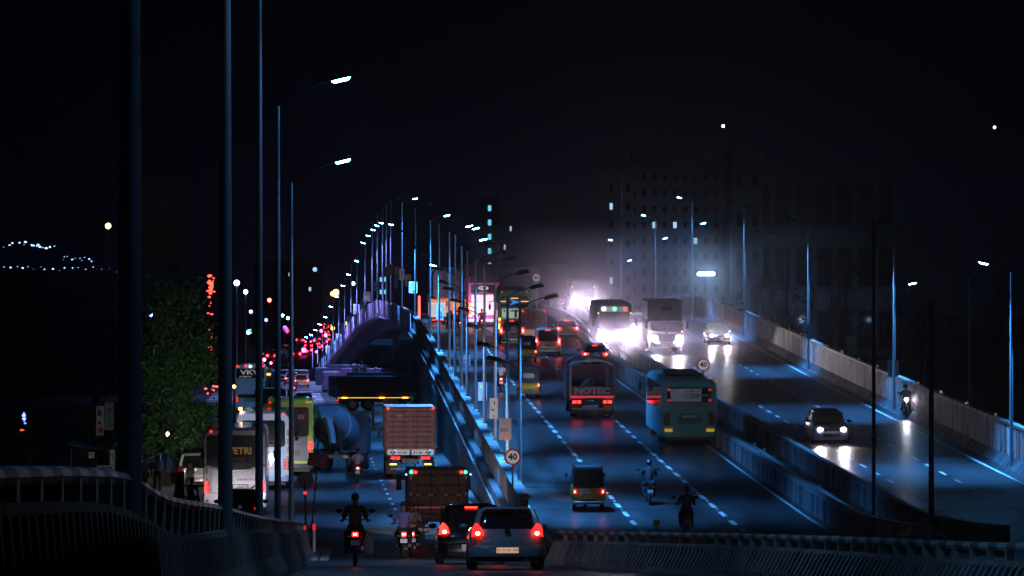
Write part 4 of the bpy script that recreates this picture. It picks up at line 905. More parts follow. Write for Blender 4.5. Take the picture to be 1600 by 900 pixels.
MB().tube([(0,-.05,2.8),(.25,-.35,2.0),(.35,-.6,1.5)],[.24,.2,.16],8).build('chute', mc_, mx)
MB().box(-.5,-.35,.2,7,.8,1.1).build('chassis_rail', M_black, mx); MB().box(.35,.5,.2,7,.8,1.1).build('chassis_rail', M_black, mx); MB().box(-1.2,1.2,.1,.2,.75,.95).build('rear_bar', M_black, mx)
for s in (-1,1):
    MB().box(s*1.0-.22,s*1.0+.22,.3,3.4,1.05,1.12).build('mudguard', M_black, mx); MB().tube([(s*.7,.4,1.0),(s*.35,.8,2.6)],.05,6).build('frame_strut', M_black, mx); MB().box(s*.9-.1,s*.9+.1,.06,.12,.78,.9).build('tail_light', M_redoff, mx)
MB().loft([rv(5.3,-1.15,1.15,.8,2.9,.15), rv(7,-1.15,1.15,.8,2.8,.2)]).build('cab', mc_, mx)
MB().box(1.35,1.5,5.9,6.,2.2,3.3).build('wing_mirror', M_black, mx); MB().tube([(1.1,6,2.5),(1.42,5.95,2.6)],.03,6).build('mirror_arm', M_black, mx)
truck_wheels(mx,1.2,(1.3,2.6,6.3)); place(mx,512,211,gz,7,yaw=R(-7))
# dumper crossing under the bridge, seen side-on
dp = empty('dump_truck','long dark dump truck with a glowing amber side strip crossing under the bridge','truck'); dm = C('dumper_paint',(.075,.06,.075),.6,var=.3,vscale=1.5)
MB().extrx([(0,1.15),(5.9,1.15),(6.35,2.0),(6.45,2.95),(-.3,2.95),(-.45,2.6)],-1.2,1.2).build('tipper_body', dm, dp, smooth=False, bevel=.03)
for k in range(7): MB().box(1.18,1.27,.3+k*.85,.42+k*.85,1.2,2.9).build('body_rib', dm, dp)
MB().box(1.2,1.28,-.35,6.3,1.06,1.16).build('side_rail', dm, dp); MB().box(1.28,1.31,-.35,6.3,1.08,1.125).build('side_light_strip', C('amber_strip',(.6,.4,.05),.4,emit=(1,.55,.06),es=1.6), dp)
for y in (.0,3.2,5.2): MB().box(1.30,1.35,y,y+.45,1.05,1.16).build('side_marker', M_amber, dp)
MB().box(-1.2,1.25,-.5,-.4,.9,1.1).build('tail_bar', M_redoff, dp); MB().box(.9,1.28,-.42,-.3,.85,.98).build('tail_light', M_red, dp)
MB().loft([rv(6.6,-1.2,1.2,.7,2.8,.15), rv(8.4,-1.2,1.2,.7,2.7,.25)]).build('cab', dm, dp); MB().box(1.19,1.23,7.2,8.0,1.8,2.4).build('cab_window', M_glass, dp)
MB().box(.3,.45,-.2,8,.7,1.05).build('chassis_rail', M_black, dp); MB().box(-.45,-.3,-.2,8,.7,1.05).build('chassis_rail', M_black, dp)
MB().box(1.0,1.2,3.6,4.8,.5,.95).build('fuel_tank', M_steel, dp)
truck_wheels(dp,1.25,(.95,2.3,7.3),.52)
dp.location = (PX(532,352), 353, gz(353)+H0+.02); dp.rotation_euler = (0,0,R(-84))
# far left: bus with VKV, tanker, cars, orange vehicle
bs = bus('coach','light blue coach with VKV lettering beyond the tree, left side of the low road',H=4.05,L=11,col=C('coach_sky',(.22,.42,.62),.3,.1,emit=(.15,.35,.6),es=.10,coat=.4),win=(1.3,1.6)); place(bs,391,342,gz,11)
MB().box(-1.15,1.15,-.05,0,2.95,3.75).build('name_panel', M_black, bs); text('VKV',.55,M_signw,bs,(-.05,-.06,3.42),bold=.01,sx=1.5); scribble(bs, M_signw, -.9,.2,3.08,.1,1,.12,y=-.06)
for x in (-1.1,-.4,.0,.6,1.1): MB().cyl((x,-.03,3.95),'y',.07,.05,8).build('roof_light', M_redhot if x!=0 else M_headdim, bs)
tk = empty('tanker','round-backed grey tanker lorry right of the VKV coach','truck')
MB().loft([[(1.15*q*math.cos(2*math.pi*k/24), y, 2.3+1.15*q*math.sin(2*math.pi*k/24)) for k in range(24)] for y,q in ((-.12,.3),(-.03,.8),(.1,1.),(7,1.),(7.2,.7))]).build('tank', C('tank_grey',(.30,.34,.45),.35,.4,var=.2), tk)
MB().box(-1.1,1.1,-.1,7,.85,1.1).build('chassis', M_black, tk); MB().tube([(-.1,-.2,1.2),(-.1,-.2,3.3)],.02,5).build('ladder_rail', M_steel, tk); MB().tube([(.2,-.2,1.2),(.2,-.2,3.3)],.02,5).build('ladder_rail', M_steel, tk)
for s in (-1,1): MB().cyl((s*.95,-.12,1.0),'y',.07,.05,8).build('tail_light', M_red, tk)
MB().cyl((.1,-.1,3.4),'y',.08,.05,8).build('beacon', M_amber, tk); MB().box(.1,.5,-.16,-.13,2.75,2.9).build('placard', M_amber, tk)
truck_wheels(tk,1.15,(1.2,2.4,6)); place(tk,414,372,gz,7)
lor = container_truck('lorry','dull yellow lorry back standing in front of the tanker',W=2.2,L=5,H=2.5,zb=1.,col=C('dull_yellow',(.20,.18,.07),.6,var=.4),lit=False,door_rows=4); place(lor,424,318,gz,5)
for (px,d,cl,lab,st) in ((471,455,C('orange_paint',(.6,.2,.04),.5),'orange car with lit tail lamps on the zebra bars','hatch'),(456,470,P_silver,'silver car with pale windows left of the orange car','sedan'),(474,352,P_silver,'silver saloon with red lamps just above the yellow-green bus','sedan')):
    v = car('car',lab,'car',cl,lights='on',style=st,plate_s='TN 01',W=1.75); place(v,px,d,gz,4)
b = bike_at(460,420,gz,'motorcycle','lone motorcycle with red light between the near lamp posts'); rider(b,.45,cloth('grey',(.12,.12,.14)),cloth('dark',(.02,.02,.025)),'dark rider far along the low road left of the orange car')
# far traffic queue on the low road
rnd = random.Random(3)
def far_car(k):
    r = empty('far_car','small distant vehicle with red tail lamps in the far jam','car',group='vehicles in the far traffic jam')
    c = (P_silver,P_white,P_black,P_grey)[k%4]
    MB().loft([rr(.2,-.85,.85,0,4,.3,2), rr(.9,-.85,.85,.05,3.9,.3,2), rr(1.45,-.62,.62,.7,2.9,.3,2)]).build('body', c, r)
    m = C('far_brake_light_pink',(.8,.1,.3),.3,emit=(1,.10,.35),es=9) if k == 2 else C('far_tail_light',(.8,.05,.03),.3,emit=(1,.02,.05),es=16)
    for s in (-1,1): MB().ell((s*.68,-.05,.8),.22,.05,.22,8,6).build('tail_light', m, r)
    return r
protos = [far_car(k) for k in range(4)]
rs = random.Random(21)
spots = [(474,549),(463,553),(500,550),(492,547),(482,540),(491,538),(486,532),(503,537),(496,530),(478,526),(467,518),(471,517),(478,518),(475,511),(489,513),(498,520),(504,517),(493,508),(484,510),(448,517),(415,553),(424,556),(416,568),(507,541),(500,524),(491,521),(484,517),(497,512),(470,508),(462,512),(487,505),(478,505),(502,507),(509,512),(515,508),(494,543),(502,530),(481,534)]
spots += [(int(462+rs.random()*50), int(501+rs.random()**1.3*34)) for _ in range(46)]
for i, (px, py) in enumerate(spots):
    d = 8.3*F/(py-480.); o = protos[i] if i < 4 else copy_tree(protos[i%4]); o.location = (PX(px,d), d, gz(d)+H0); 
def glow_ball(px, py, d, r, col, es, label, cat='lamp', name='far_lamp', group=None):
    root = empty(name, label, cat, (PX(px,d), d, gz(d)+H0), group=group); z = PZ(py,d)-gz(d)
    MB().tube([(0,0,0),(0,0,z)], .07, 6).build('pole', M_concd, root); MB().ell((0,-.1,z), r,r*.7,r,10,8).build('bulb', mat('glow_%d%d%d_%d'%(*[int(c*9) for c in col],int(es)),(.9,.9,.9),.4,emit=col,es=es), root); return root
for (px,py,d,r,c,e,l) in ((370,442,420,.28,(.25,.5,1),40,'bright blue street lamp left of the second near pole'),(384,456,430,.22,(.3,.55,1),34,'smaller blue lamp just below the bright blue one'),(236,491,300,.16,(.15,.3,1),20,'lone blue lamp glimmering in the tree'),
    (421,469,600,.28,(1,.06,.04),26,'single red beacon between the near poles'),(520,459,900,.55,(1,.45,.08),6,'left orange sodium lamp above the jam'),(525,457,880,.7,(1,.5,.1),9,'right orange sodium lamp above the jam'),
    (169,353,700,.5,(1,.6,.15),8,'orange lantern glowing alone high at the left'),(1130,197,1500,.5,(.9,.9,1),12,'tiny white beacon high over the apartment block'),(1554,199,1500,.5,(.85,.9,1),9,'tiny white beacon high at the far right'),
    (473,499,1900,1.1,(.4,.8,1),14,'first of the pale lamps over the jam'),(477,499,1950,.9,(.5,.8,1),12,'second of the pale lamps over the jam'),(483,499,2000,.8,(.1,1,.5),6,'green lamp glowing over the jam'),(442,493,900,.35,(.3,.6,1),16,'blue lamp left of the jam'),(450,497,850,.35,(.3,.7,1),14,'cyan lamp beside the fourth near pole'),
    (416,500,800,.3,(.1,.2,1),14,'deep blue lamp between the near poles'),(388,520,500,.22,(.7,.7,.8),5,'dull white lamp left of the second near pole'),(392,487,900,.4,(.7,.75,1),3,'dull pale lamp just right of the second near pole')):
    glow_ball(px,py,d,r,c,e,l)
# --- flyover outbound
au1 = a = auto('auto_rickshaw','yellow auto rickshaw with black hood nearest on the outbound flyover lane',C('auto_ochre',(.50,.26,.02),.35,.1,var=.25,vscale=3,coat=.4),win=False,W=1.22,H=1.68); place(a,920,149,fz,2.65)
scribble(a, C('white_lettering',(.8,.85,.9),.3), -.40,.12,.80,.10,2,.09,y=-.008,seed=5)
au2 = a = auto('auto_rickshaw','amber auto rickshaw with a pale rear screen between the near lamp posts',C('auto_yellow',(.85,.48,.04),.35,.1,var=.25,vscale=3,coat=.4),soft=C('hood_grey',(.10,.11,.13),.6)); place(a,826,225,fz,2.65)
a = auto('auto_rickshaw','black hooded auto rickshaw with white arrow mark behind the white utility car',C('auto_mustard',(.75,.48,.03),.35,.1,var=.25,vscale=3,coat=.4),win=False,W=1.3); place(a,824,268,fz,2.65)
scribble(a, M_plate, -.3,.3,1.25,.1,1,.22,y=.02,seed=2); MB().extr([(.3,.55),(.5,.65),(.3,.75),(.35,.65)],-.02,-.0).build('arrow_mark', M_plate, a, smooth=False)
helm_b = b = bike_at(1016,152,fz,'motorcycle','dark motorcycle between the lane lines of the outbound flyover',lit=False); rider(b,.45,cloth('charcoal',(.03,.025,.03)),cloth('dark',(.02,.02,.025)),'dark clothed rider with a pale glint on the helmet, alone on the outbound lanes',helmet=C('helmet_black',(.02,.02,.025),.15,coat=.6))
b = bike_at(1075,137,fz,'motorcycle','motorcycle almost black at the foot of the flyover, below the lone helmeted rider',lit=False); rider(b,.45,cloth('maroon',(.05,.02,.03)),cloth('dark',(.02,.02,.025)),'rider in dark maroon at the foot of the flyover just above the front barrier')
blue_b = b = bike_at(783,232,fz,'scooter','scooter with lit tail light beside the left parapet of the flyover',scooter=True); rider(b,.45,cloth('paleblue',(.35,.42,.52)),cloth('dark',(.02,.02,.025)),'rider in pale blue beside the left parapet')
# open truck
ot = empty('open_truck','open maroon truck with silver tape lettering on its tailgate in the middle outbound lane','truck'); mo = C('maroon_paint',(.30,.08,.10),.5,var=.4,vscale=3); foil = C('silver_foil',(.95,.88,.92),.35,.0,var=.4,vscale=6)
MB().box(-1.1,1.1,.0,5.2,.95,1.05).build('deck', mo, ot); MB().box(-1.12,1.12,-.06,.0,1.0,1.62).build('tailgate', mo, ot, bevel=.02)
text('NOTEC',.42,foil,ot,(0,-.075,1.36),bold=.03,sx=1.25); MB().box(-1.05,1.05,-.068,-.055,1.14,1.58).build('foil_patch', C('foil_patch',(.42,.12,.16),.4,.0,var=.8,vscale=7), ot); MB().box(-1.1,1.1,-.09,-.06,1.02,1.12).build('reflective_tape', C('tape_red',(.6,.05,.08),.3,emit=(1,.05,.1),es=.5), ot)
for s in (-1,1):
    MB().box(s*1.1-.03,s*1.1+.03,0,5.2,1.0,2.5).build('side_board', mo, ot); MB().box(s*1.1-.05,s*1.1+.05,-.08,.02,.9,2.75).build('corner_post', foil if s<0 else C('pink_post',(.45,.2,.25),.5), ot)
    for k in range(4): MB().box(s*1.1-.05,s*1.1+.05,.9+k*1.1,1.+k*1.1,1.0,2.6).build('stake', mo, ot)
    for q in (-.12,.12): MB().box(s*.78+q-.09,s*.78+q+.09,-.1,-.05,.74,.88).build('tail_light', M_redhot, ot)
    MB().box(s*.8-.3,s*.8+.3,.3,.34,.2,.75).build('mud_flap', M_black, ot)
for k in range(4): MB().box(-.8+k*.5,-.72+k*.5,5.1,5.16,1.5,2.75).build('headboard_slat', mo, ot)
MB().tube([(1.1*math.cos(R(180-t)),.0,2.5+.42*math.sin(R(t))) for t in range(0,181,15)], .045, 6).build('hood_bow', foil, ot)
MB().tube([(1.1*math.cos(R(180-t)),5.1,2.5+.42*math.sin(R(t))) for t in range(0,181,15)], .045, 6).build('hood_bow', mo, ot)
MB().loft([[(1.12*math.cos(R(180-t)),y,2.52+.42*math.sin(R(t))) for t in list(range(5,75,12))]+[(1.04*math.cos(R(180-t)),y,2.44+.42*math.sin(R(t))) for t in reversed(range(5,75,12))] for y in (-.1,.8,1.9)]).build('tarpaulin', C('tarp_blue',(.10,.28,.60),.5,var=.5,vscale=5,bump=.5), ot)
MB().box(-.5,.5,-.12,-.06,.66,.86).build('tow_plate', M_black, ot); plate(ot,'TN 18',.80,-.13,.58,.42,.14,M_platey,.09)
MB().box(-1.0,1.0,-.05,.0,.42,.5).build('under_run_bar', C('bar_white',(.5,.5,.5),.5,var=.5), ot)
MB().box(-.5,-.38,.2,6.5,.6,.95).build('chassis_rail', M_black, ot); MB().box(.38,.5,.2,6.5,.6,.95).build('chassis_rail', M_black, ot)
MB().loft([rv(5.5,-1.05,1.05,.6,2.4,.15), rv(7.,-1.05,1.05,.6,2.3,.2)]).build('cab', mo, ot); MB().tube([(-1.0,6.9,2.),(-1.3,6.9,2.)],.02,5).build('mirror_arm', M_black, ot); MB().box(-1.38,-1.24,6.88,6.94,1.5,2.1).build('wing_mirror', M_black, ot)
truck_wheels(ot,1.08,(1.2,6.0),.42); place(ot,925,207,fz,7)
ld = MB().loft([rr(1.05,-.5,.6,2,3.6,.3,3), rr(1.5,-.4,.5,2.2,3.4,.3,3), rr(1.85,-.1,.3,2.5,3.1,.15,3)]).build('sack_load', C('sack',(.16,.13,.12),.9,var=.5,bump=.5)); ld.location = ot.location; ld.rotation_euler = ot.rotation_euler; tag(ld,'lumpy covered sack load inside the open maroon truck','sack')
# teal bus
tb = C('bus_teal',(.06,.38,.42),.4,var=.15); 
bs = bus('city_bus','teal city bus with white poster in its rear window, beside the median',H=2.98,L=9.5,col=tb,win=(1.95,2.62),roofcol=tb,lights=False); place(bs,1077,186,fz,9.5,yaw=R(2.6))
MB().box(-.86,.55,-.035,-.02,1.99,2.57).build('poster', C('poster_white',(.55,.58,.66),.5,var=.35,vscale=3,emit=(.7,.75,.9),es=.03), bs); scribble(bs, C('poster_ink',(.1,.12,.2),.5), -.2,.5,2.45,.14,3,.07,y=-.04)
MB().box(.10,.86,-.038,-.022,2.22,2.32).build('strip_label', C('poster_blue',(.15,.2,.4),.5,emit=(.3,.4,.8),es=.05), bs)
for s in (-1,1):
    for z in (2.05,2.52): MB().box(s*.93-.07,s*.93+.07,-.04,-.02,z-.05,z+.05).build('red_corner_lamp', C('dim_red_lamp',(.5,.03,.03),.4,emit=(1,.05,.05),es=.35), bs)
    MB().box(s*.95-.18,s*.95+.18,-.05,-.02,.62,.76).build('amber_number', C('amber_print',(.7,.45,.03),.4,emit=(1,.6,.05),es=.35), bs); MB().box(s*1.0-.12,s*1.0+.12,-.04,.0,.9,1.5).build('lamp_column', M_black, bs)
MB().box(-1.2,1.2,-.03,-.0,1.78,1.82).build('red_stripe', C('stripe_red',(.4,.02,.04),.5), bs); MB().box(-.42,.42,-.05,-.02,1.22,1.42).build('plate_recess', M_black, bs); MB().box(-.36,.36,-.06,-.05,1.25,1.38).build('name_plate', C('plate_teal',(.4,.55,.55),.5), bs)
for k in range(6): MB().box(-.8+k*.05,.9,3.0+k,3.6+k,2.97,3.08).build('roof_vent', M_black, bs)
# utility car, saloons, jeep
v = car('utility_car','white people carrier with yellow plate and tall red lamps','car',P_white,W=1.78,L=4.4,H=1.85,style='suv',lights='on',brake=True,plate_s='TN 12',plate_m=M_platey,roofrail=True,seed=2,head=110); place(v,856,278,fz,4.4)
v = car('saloon_car','silver-white saloon ahead of the people carrier, near the median','car',P_white,W=1.72,L=4.3,H=1.45,style='sedan',lights='on',brake=True,plate_s='TN 11',plate_m=M_platey,seed=1,head=60); place(v,887,308,fz,4.3)
v = car('saloon_car','dark silver saloon with lit tail lamps closest to the median','car',P_grey,W=1.72,L=4.3,H=1.45,style='sedan',lights='on',brake=True,plate_s='TN 22',seed=2,head=50); place(v,931,262,fz,4.3)
v = car('jeep','silver off-road car with a spare wheel on its back door, behind the lamp posts','car',P_silver,W=1.8,L=4.3,H=1.8,style='suv',lights='on',brake=True,plate_s='TN 04',seed=1,head=260); place(v,800,298,fz,4.3)
t = MB().cyl((.12,-.10,1.02),'y',.34,.16,20).build('spare_wheel', M_tyre, v); MB().cyl((.12,-.19,1.02),'y',.27,.02,20).build('wheel_cover', M_plate, t)
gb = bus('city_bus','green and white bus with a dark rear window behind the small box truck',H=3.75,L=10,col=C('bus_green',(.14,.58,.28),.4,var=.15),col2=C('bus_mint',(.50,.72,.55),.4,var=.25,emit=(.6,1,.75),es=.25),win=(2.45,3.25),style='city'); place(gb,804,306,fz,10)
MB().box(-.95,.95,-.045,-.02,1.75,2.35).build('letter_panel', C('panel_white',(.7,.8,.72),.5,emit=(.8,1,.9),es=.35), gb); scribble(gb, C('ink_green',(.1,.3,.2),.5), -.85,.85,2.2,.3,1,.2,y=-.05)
for x in (-.75,0,.75): MB().box(x-.28,x+.28,-.035,-.015,2.86 if x else 3.1,2.93 if x else 3.17).build('lamp_strip', C('strip_orange',(.6,.3,.05),.4,emit=(1,.42,.12),es=1.5), gb)
MB().extr([(-.4,2.6),(.4,2.85),(-.4,3.1),(-.15,2.85)],-.035,-.02).build('arrow_decal', C('decal_blue',(.05,.3,.7),.4,emit=(.05,.35,1),es=.6), gb, smooth=False)
MB().box(-1.2,1.2,-.08,-.04,1.6,1.64).build('red_stripe', C('stripe_red2',(.5,.04,.05),.5), gb); MB().box(-.7,.7,.2,2.2,3.72,4.0).build('roof_unit', M_black, gb)
for k in range(4): MB().cyl((-1.13,-.08,.9+k*.22),'y',.1,.03,12).build('tail_light', (M_amber,M_amber,M_redhot,M_amber)[k], gb)
spot(gb, (0,-4.5,.2), 0.001, (1,1,1), 60, .5) if False else None
pb = bus('coach','magenta coach with a white glowing back and oval emblem, left of the green bus',H=4.0,L=11,col=C('coach_magenta',(.70,.05,.48),.35,.1,emit=(1,.1,.7),es=.10,coat=.5),col2=C('coach_glow_white',(.75,.65,.75),.4,emit=(1,.66,.95),es=1.0),win=(2.75,3.45)); place(pb,755,338,fz,11)  # body and back colours emit in place of headlights shining on them
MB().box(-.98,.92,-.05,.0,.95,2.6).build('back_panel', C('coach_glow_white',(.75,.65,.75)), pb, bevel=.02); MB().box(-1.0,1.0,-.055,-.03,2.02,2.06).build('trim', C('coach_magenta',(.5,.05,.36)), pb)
e_ = MB().cyl((0,-.05,3.18),'y',.30,.02,24).build('oval_emblem', M_signw, pb); e_.scale = (1.5,1,.62); e_.location = (0,0,3.18*.38); scribble(pb, M_ink, -.32,.32,3.18,.1,1,.16,y=-.07); scribble(pb, M_signw, -.42,.42,2.82,.1,1,.09,y=-.05)
for k in range(5): MB().cyl((-1.08,-.06,.9+k*.3),'y',.11,.03,12).build('tail_light', (M_amber,M_redhot,M_amber,M_amber,M_red)[k], pb)
MB().box(-.8,.8,.1,2,4.0,4.25).build('roof_unit', M_black, pb); MB().box(-1.15,1.15,-.02,.3,3.6,4.02).build('rear_canopy', M_black, pb)
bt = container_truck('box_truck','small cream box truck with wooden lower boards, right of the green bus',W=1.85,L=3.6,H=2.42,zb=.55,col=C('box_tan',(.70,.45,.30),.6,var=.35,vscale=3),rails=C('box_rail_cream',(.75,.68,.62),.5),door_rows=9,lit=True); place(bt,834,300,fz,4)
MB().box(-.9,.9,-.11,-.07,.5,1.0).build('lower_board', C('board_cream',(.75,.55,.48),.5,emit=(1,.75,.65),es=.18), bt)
# red shirt rider, white shirt riders
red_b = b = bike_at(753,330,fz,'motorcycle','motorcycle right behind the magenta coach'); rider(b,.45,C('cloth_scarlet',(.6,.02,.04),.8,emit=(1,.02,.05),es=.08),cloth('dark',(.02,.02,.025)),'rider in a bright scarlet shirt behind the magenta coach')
lean_b = b = bike_at(702,322,fz,'motorcycle','motorcycle whose rider leans forward by the left parapet'); rider(b,.45,C('cloth_mint',(.62,.72,.66),.8,var=.1),cloth('dark',(.02,.02,.025)),'man in a mint white shirt leaning far forward by the left parapet','lean'); rider(b,.1,cloth('tan',(.3,.2,.15)),cloth('dark',(.02,.02,.025)),'pillion passenger behind the leaning man in mint white','pillion')
b = bike_at(719,324,fz,'motorcycle','motorcycle with white lamp between the leaning man and the scarlet rider',lit=True); rider(b,.45,cloth('pink',(.4,.2,.25)),cloth('dark',(.02,.02,.025)),'rider in dusty pink right of the leaning man')
# tarpaulin truck, containers
tt = container_truck('tarpaulin_truck','high truck under a crumpled blue-grey tarpaulin with orange glowing tailboard',W=2.45,L=7,H=1.9,zb=1.1,col=C('tail_orange',(.55,.2,.08),.5,emit=(1,.3,.08),es=.7),lit=True,door_rows=2); place(tt,698,352,fz,8)  # orange box paint emits, so the tailboard looks lit
mb = MB(); rn = random.Random(5); rings = []
for j in range(7):
    y = -.15+j*1.2; q = 1 if 0<j<6 else .93; rings.append([(1.32*q*math.copysign(abs(math.cos(a))**.5,math.cos(a))+rn.uniform(-.07,.07), y+rn.uniform(-.05,.05), 3.35+1.35*q*math.copysign(abs(math.sin(a))**.6,math.sin(a))+rn.uniform(-.08,.08)) for a in [2*math.pi*k/20 for k in range(20)]])
MB_t = MB().loft(rings).build('tarpaulin', C('tarp_grey',(.45,.50,.70),.6,var=.55,vscale=3,bump=1.), tt)
MB().box(.1,.8,-.3,-.2,4.2,4.6).build('tarp_patch', C('tarp_patch',(.05,.2,.6),.5), tt)
wv = container_truck('small_truck','small white-backed truck with glowing paint, under the tarpaulin truck',W=1.75,L=3.6,H=2.3,zb=.8,col=C('glowing_white_board',(.8,.78,.8),.5,emit=(1,.95,1),es=.35),lit=True,door_rows=3); place(wv,684,345,fz,4)  # white box paint emits a little, so it looks lit
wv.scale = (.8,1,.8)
ct = container_truck('container_truck','tall red container truck ahead of the magenta coach',W=2.6,L=12,H=4.9,zb=1.5,col=C('container_red',(.75,.12,.13),.5,.1,var=.25),rails=C('container_red2',(.30,.04,.05),.5),lit=False,door_rows=8); place(ct,745,372,fz,12)
for s in (-1,1): scribble(ct, M_plate, min(s*.3,s*1.0),max(s*.3,s*1.0),3.6,.3,2,.22,y=-.07)
ct = container_truck('container_truck','grey-pink container truck between the red container and the speed sign',W=3.0,L=12,H=4.6,zb=1.5,col=C('container_mauve',(.5,.36,.38),.6,var=.3),lit=False,door_rows=10); place(ct,816,378,fz,12)
ct = container_truck('container_truck','dark maroon container truck just over the crest near the median',W=2.8,L=12,H=4.9,zb=1.5,col=C('container_dark',(.22,.07,.08),.6,var=.3),lit=False,door_rows=6); place(ct,863,392,fz,12)
lt = empty('red_light_tube','upright glowing red tube lamp at the left parapet before the crest','light',(PX(655,345),345,fz(345)+H0)); MB().cyl((0,0,1.4),'z',.09,2.0,10).build('tube', C('red_tube',(.6,.05,.05),.3,emit=(1,.06,.05),es=6), lt); MB().cyl((0,0,.2),'z',.04,.5,8).build('stem', M_black, lt)
def front_spots(o, w, y, z, e, tl=86):
    for s in (-1,1):
        l = MB().cyl((s*w,y,z),'y',.1,.06,12).build('headlight', M_headdim, o); spot(l,(s*w,y+.1,z),e,(1,.88,.82),46,.9,rot=(R(tl),0,0),rad=.07,name='headlight_beam')
front_spots(tr_near, .75, 6.0, 1.0, 4200, 90); front_spots(ot, .8, 7.15, .9, 220); front_spots(bt, .6, 5.6, .8, 150); front_spots(gb, .9, 10.1, .9, 350); front_spots(co_a, .95, 10.1, .8, 900); front_spots(co_b, .95, 10.1, .8, 500); front_spots(wv, .6, 5.6, .8, 250)
spot(au1,(0,2.75,.75),1600,(1,.88,.82),50,.9,rot=(R(88),0,0),rad=.06,name='headlight_beam'); spot(au2,(0,2.75,.75),700,(1,.88,.82),60,.9,rot=(R(88),0,0),rad=.06,name='headlight_beam'); spot(blue_b,(0,1.75,.95),160,(1,.88,.82),70,.9,rot=(R(86),0,0),rad=.06,name='headlight_beam'); spot(helm_b,(0,1.75,.95),1500,(1,.88,.82),16,.9,rot=(R(90),0,R(3.4)),rad=.06,name='headlight_beam')  # helm_b beam added, turned aside to brighten the amber auto rickshaw
for o_, e_h in ((red_b,900),(lean_b,160)): spot(o_,(0,1.7,.95),e_h,(1,.9,.88),80,.9,rot=(R(84),0,0),rad=.05,name='headlight_beam')
# --- flyover oncoming
def oncoming(o, px, d, L): place(o, px, d+L, fz, L, yaw=math.pi); o.location = (PX(px,d+L/2), d+L/2+L/2, 0); o.location = (PX(px,d), d+L, fz(d+L)+H0+.012); o.rotation_euler = (-math.atan((fz(d+L)-fz(d))/L),0,math.pi+R(2.0))
v = car('saloon_car','small pale car with glaring headlights on the oncoming lanes nearest the camera','car',paint('blue_silver',(.25,.30,.42)),W=1.7,L=3.9,H=1.45,style='hatch',head=420); oncoming(v,1295,187,3.9)
v = car('hatchback','dark car with two round headlights near the right parapet','car',P_black,W=1.72,L=4.2,H=1.48,style='sedan',head=520); oncoming(v,1121,297,4.2)
b = motorcycle('motorcycle','motorcycle with a bright headlight close to the right parapet',head=60,lit=False); place(b,1418,206,fz,1.9,yaw=math.pi); b.location = (PX(1418,206),208,fz(208)+H0); b.rotation_euler = (0,0,math.pi); rider(b,.9,cloth('charcoal',(.03,.025,.03)),cloth('dark',(.02,.02,.025)),'dark rider coming along the right parapet behind a bright headlight',helmet=C('helmet_black',(.02,.02,.025)))
def front_truck(name, label, W, H, L, col, head, top='bus', hr=.14, cone=42):
    r = empty(name, label, 'bus' if top=='bus' else 'truck'); w = W/2
    MB().loft([rv(0.,-w,w,.5,H,.2,3), rv(L-.25,-w,w,.5,H,.25,3), rv(L,-w+.08,w-.08,.5,H-.12,.25,3)]).build('body', col, r)
    MB().box(-w+.18,w-.18,L-.02,L+.02,1.55,2.55 if top=='bus' else 2.2).build('windscreen', M_glass, r); MB().box(-.02,.02,L+.01,L+.03,1.55,2.5 if top=='bus' else 2.2).build('screen_divider', M_black, r)
    MB().box(-w+.1,w-.1,L-.05,L+.12,.42,.72).build('bumper', M_black, r, bevel=.03); MB().box(-.6,.6,L,L+.03,.8,1.3).build('grille', M_black, r)
    for s in (-1,1):
        h = MB().cyl((s*(w-.35),L+.03,1.02),'y',hr,.08,16).build('headlight', M_head, r); spot(h,(s*(w-.35),L+.12,1.02),head,(1,.88,1),cone,1.,rot=(R(86),0,R(6)),rad=.08,name='headlight_beam')
        MB().cyl((s*(w-.12),L+.0,H-.7),'y',.05,.04,8).build('marker_light', M_amber, r)
        MB().tube([(s*w,L-.1,2.3),(s*(w+.25),L+.1,2.3)],.025,6).build('mirror_arm', M_black, r); MB().box(s*(w+.25)-.09,s*(w+.25)+.09,L+.05,L+.12,1.7,2.25).build('wing_mirror', M_black, r)
        MB().box(s*.6-.5,s*.6+.5,L+.03,L+.05,1.38,1.46).build('chrome_strip', M_chrome, r)
    truck_wheels(r, w, (1.5, L-1.3)); return r
v = front_truck('bus','oncoming bus with coloured lamps above its windscreen and blinding headlights',2.5,3.35,9,C('bus_maroon',(.14,.08,.10),.5,var=.3),3600,'bus',.33)
MB().box(-.95,.95,8.98,9.04,2.75,3.1).build('destination_box', C('box_white',(.5,.5,.52),.5,emit=(.9,.85,.9),es=.15), v)
for x,m in ((-.75,M_red),(0,M_green),(.75,M_headdim)): MB().cyl((x,9.07,2.95),'y',.09,.05,12).build('roof_lamp', m, v)
oncoming(v,953,286,9)
v = front_truck('truck','dark oncoming truck with a pale side panel and four headlights, right of the bus',2.35,2.2,7,C('truck_dark',(.07,.07,.08),.5,var=.3),1300,'truck',.20)
MB().box(-1.2,1.2,0,5.2,.9,3.6).build('cargo_box', C('truck_cover',(.10,.09,.11),.6,var=.3), v); MB().box(-.5,.3,5.2,5.23,2.9,3.2).build('vent', M_black, v); MB().box(1.2,1.24,.1,5.1,2.3,3.5).build('side_panel', C('panel_pale',(.6,.58,.65),.4,var=.3), v)
for s in (-1,1): MB().cyl((s*.62,7.05,.72),'y',.11,.06,14).build('headlight', M_head, v)
oncoming(v,1036,282,7)
v = front_truck('truck','truck cresting the oncoming lanes with a single dazzling glare left of the bus',2.4,3.3,7,C('truck_grey',(.14,.12,.14),.5,var=.3),1100,'truck',.36)
oncoming(v,907,398,7)
v = car('car','car with dazzling headlights between the oncoming bus and dark truck','car',P_grey,W=1.75,L=4.2,H=1.5,head=700); oncoming(v,998,318,4.2)
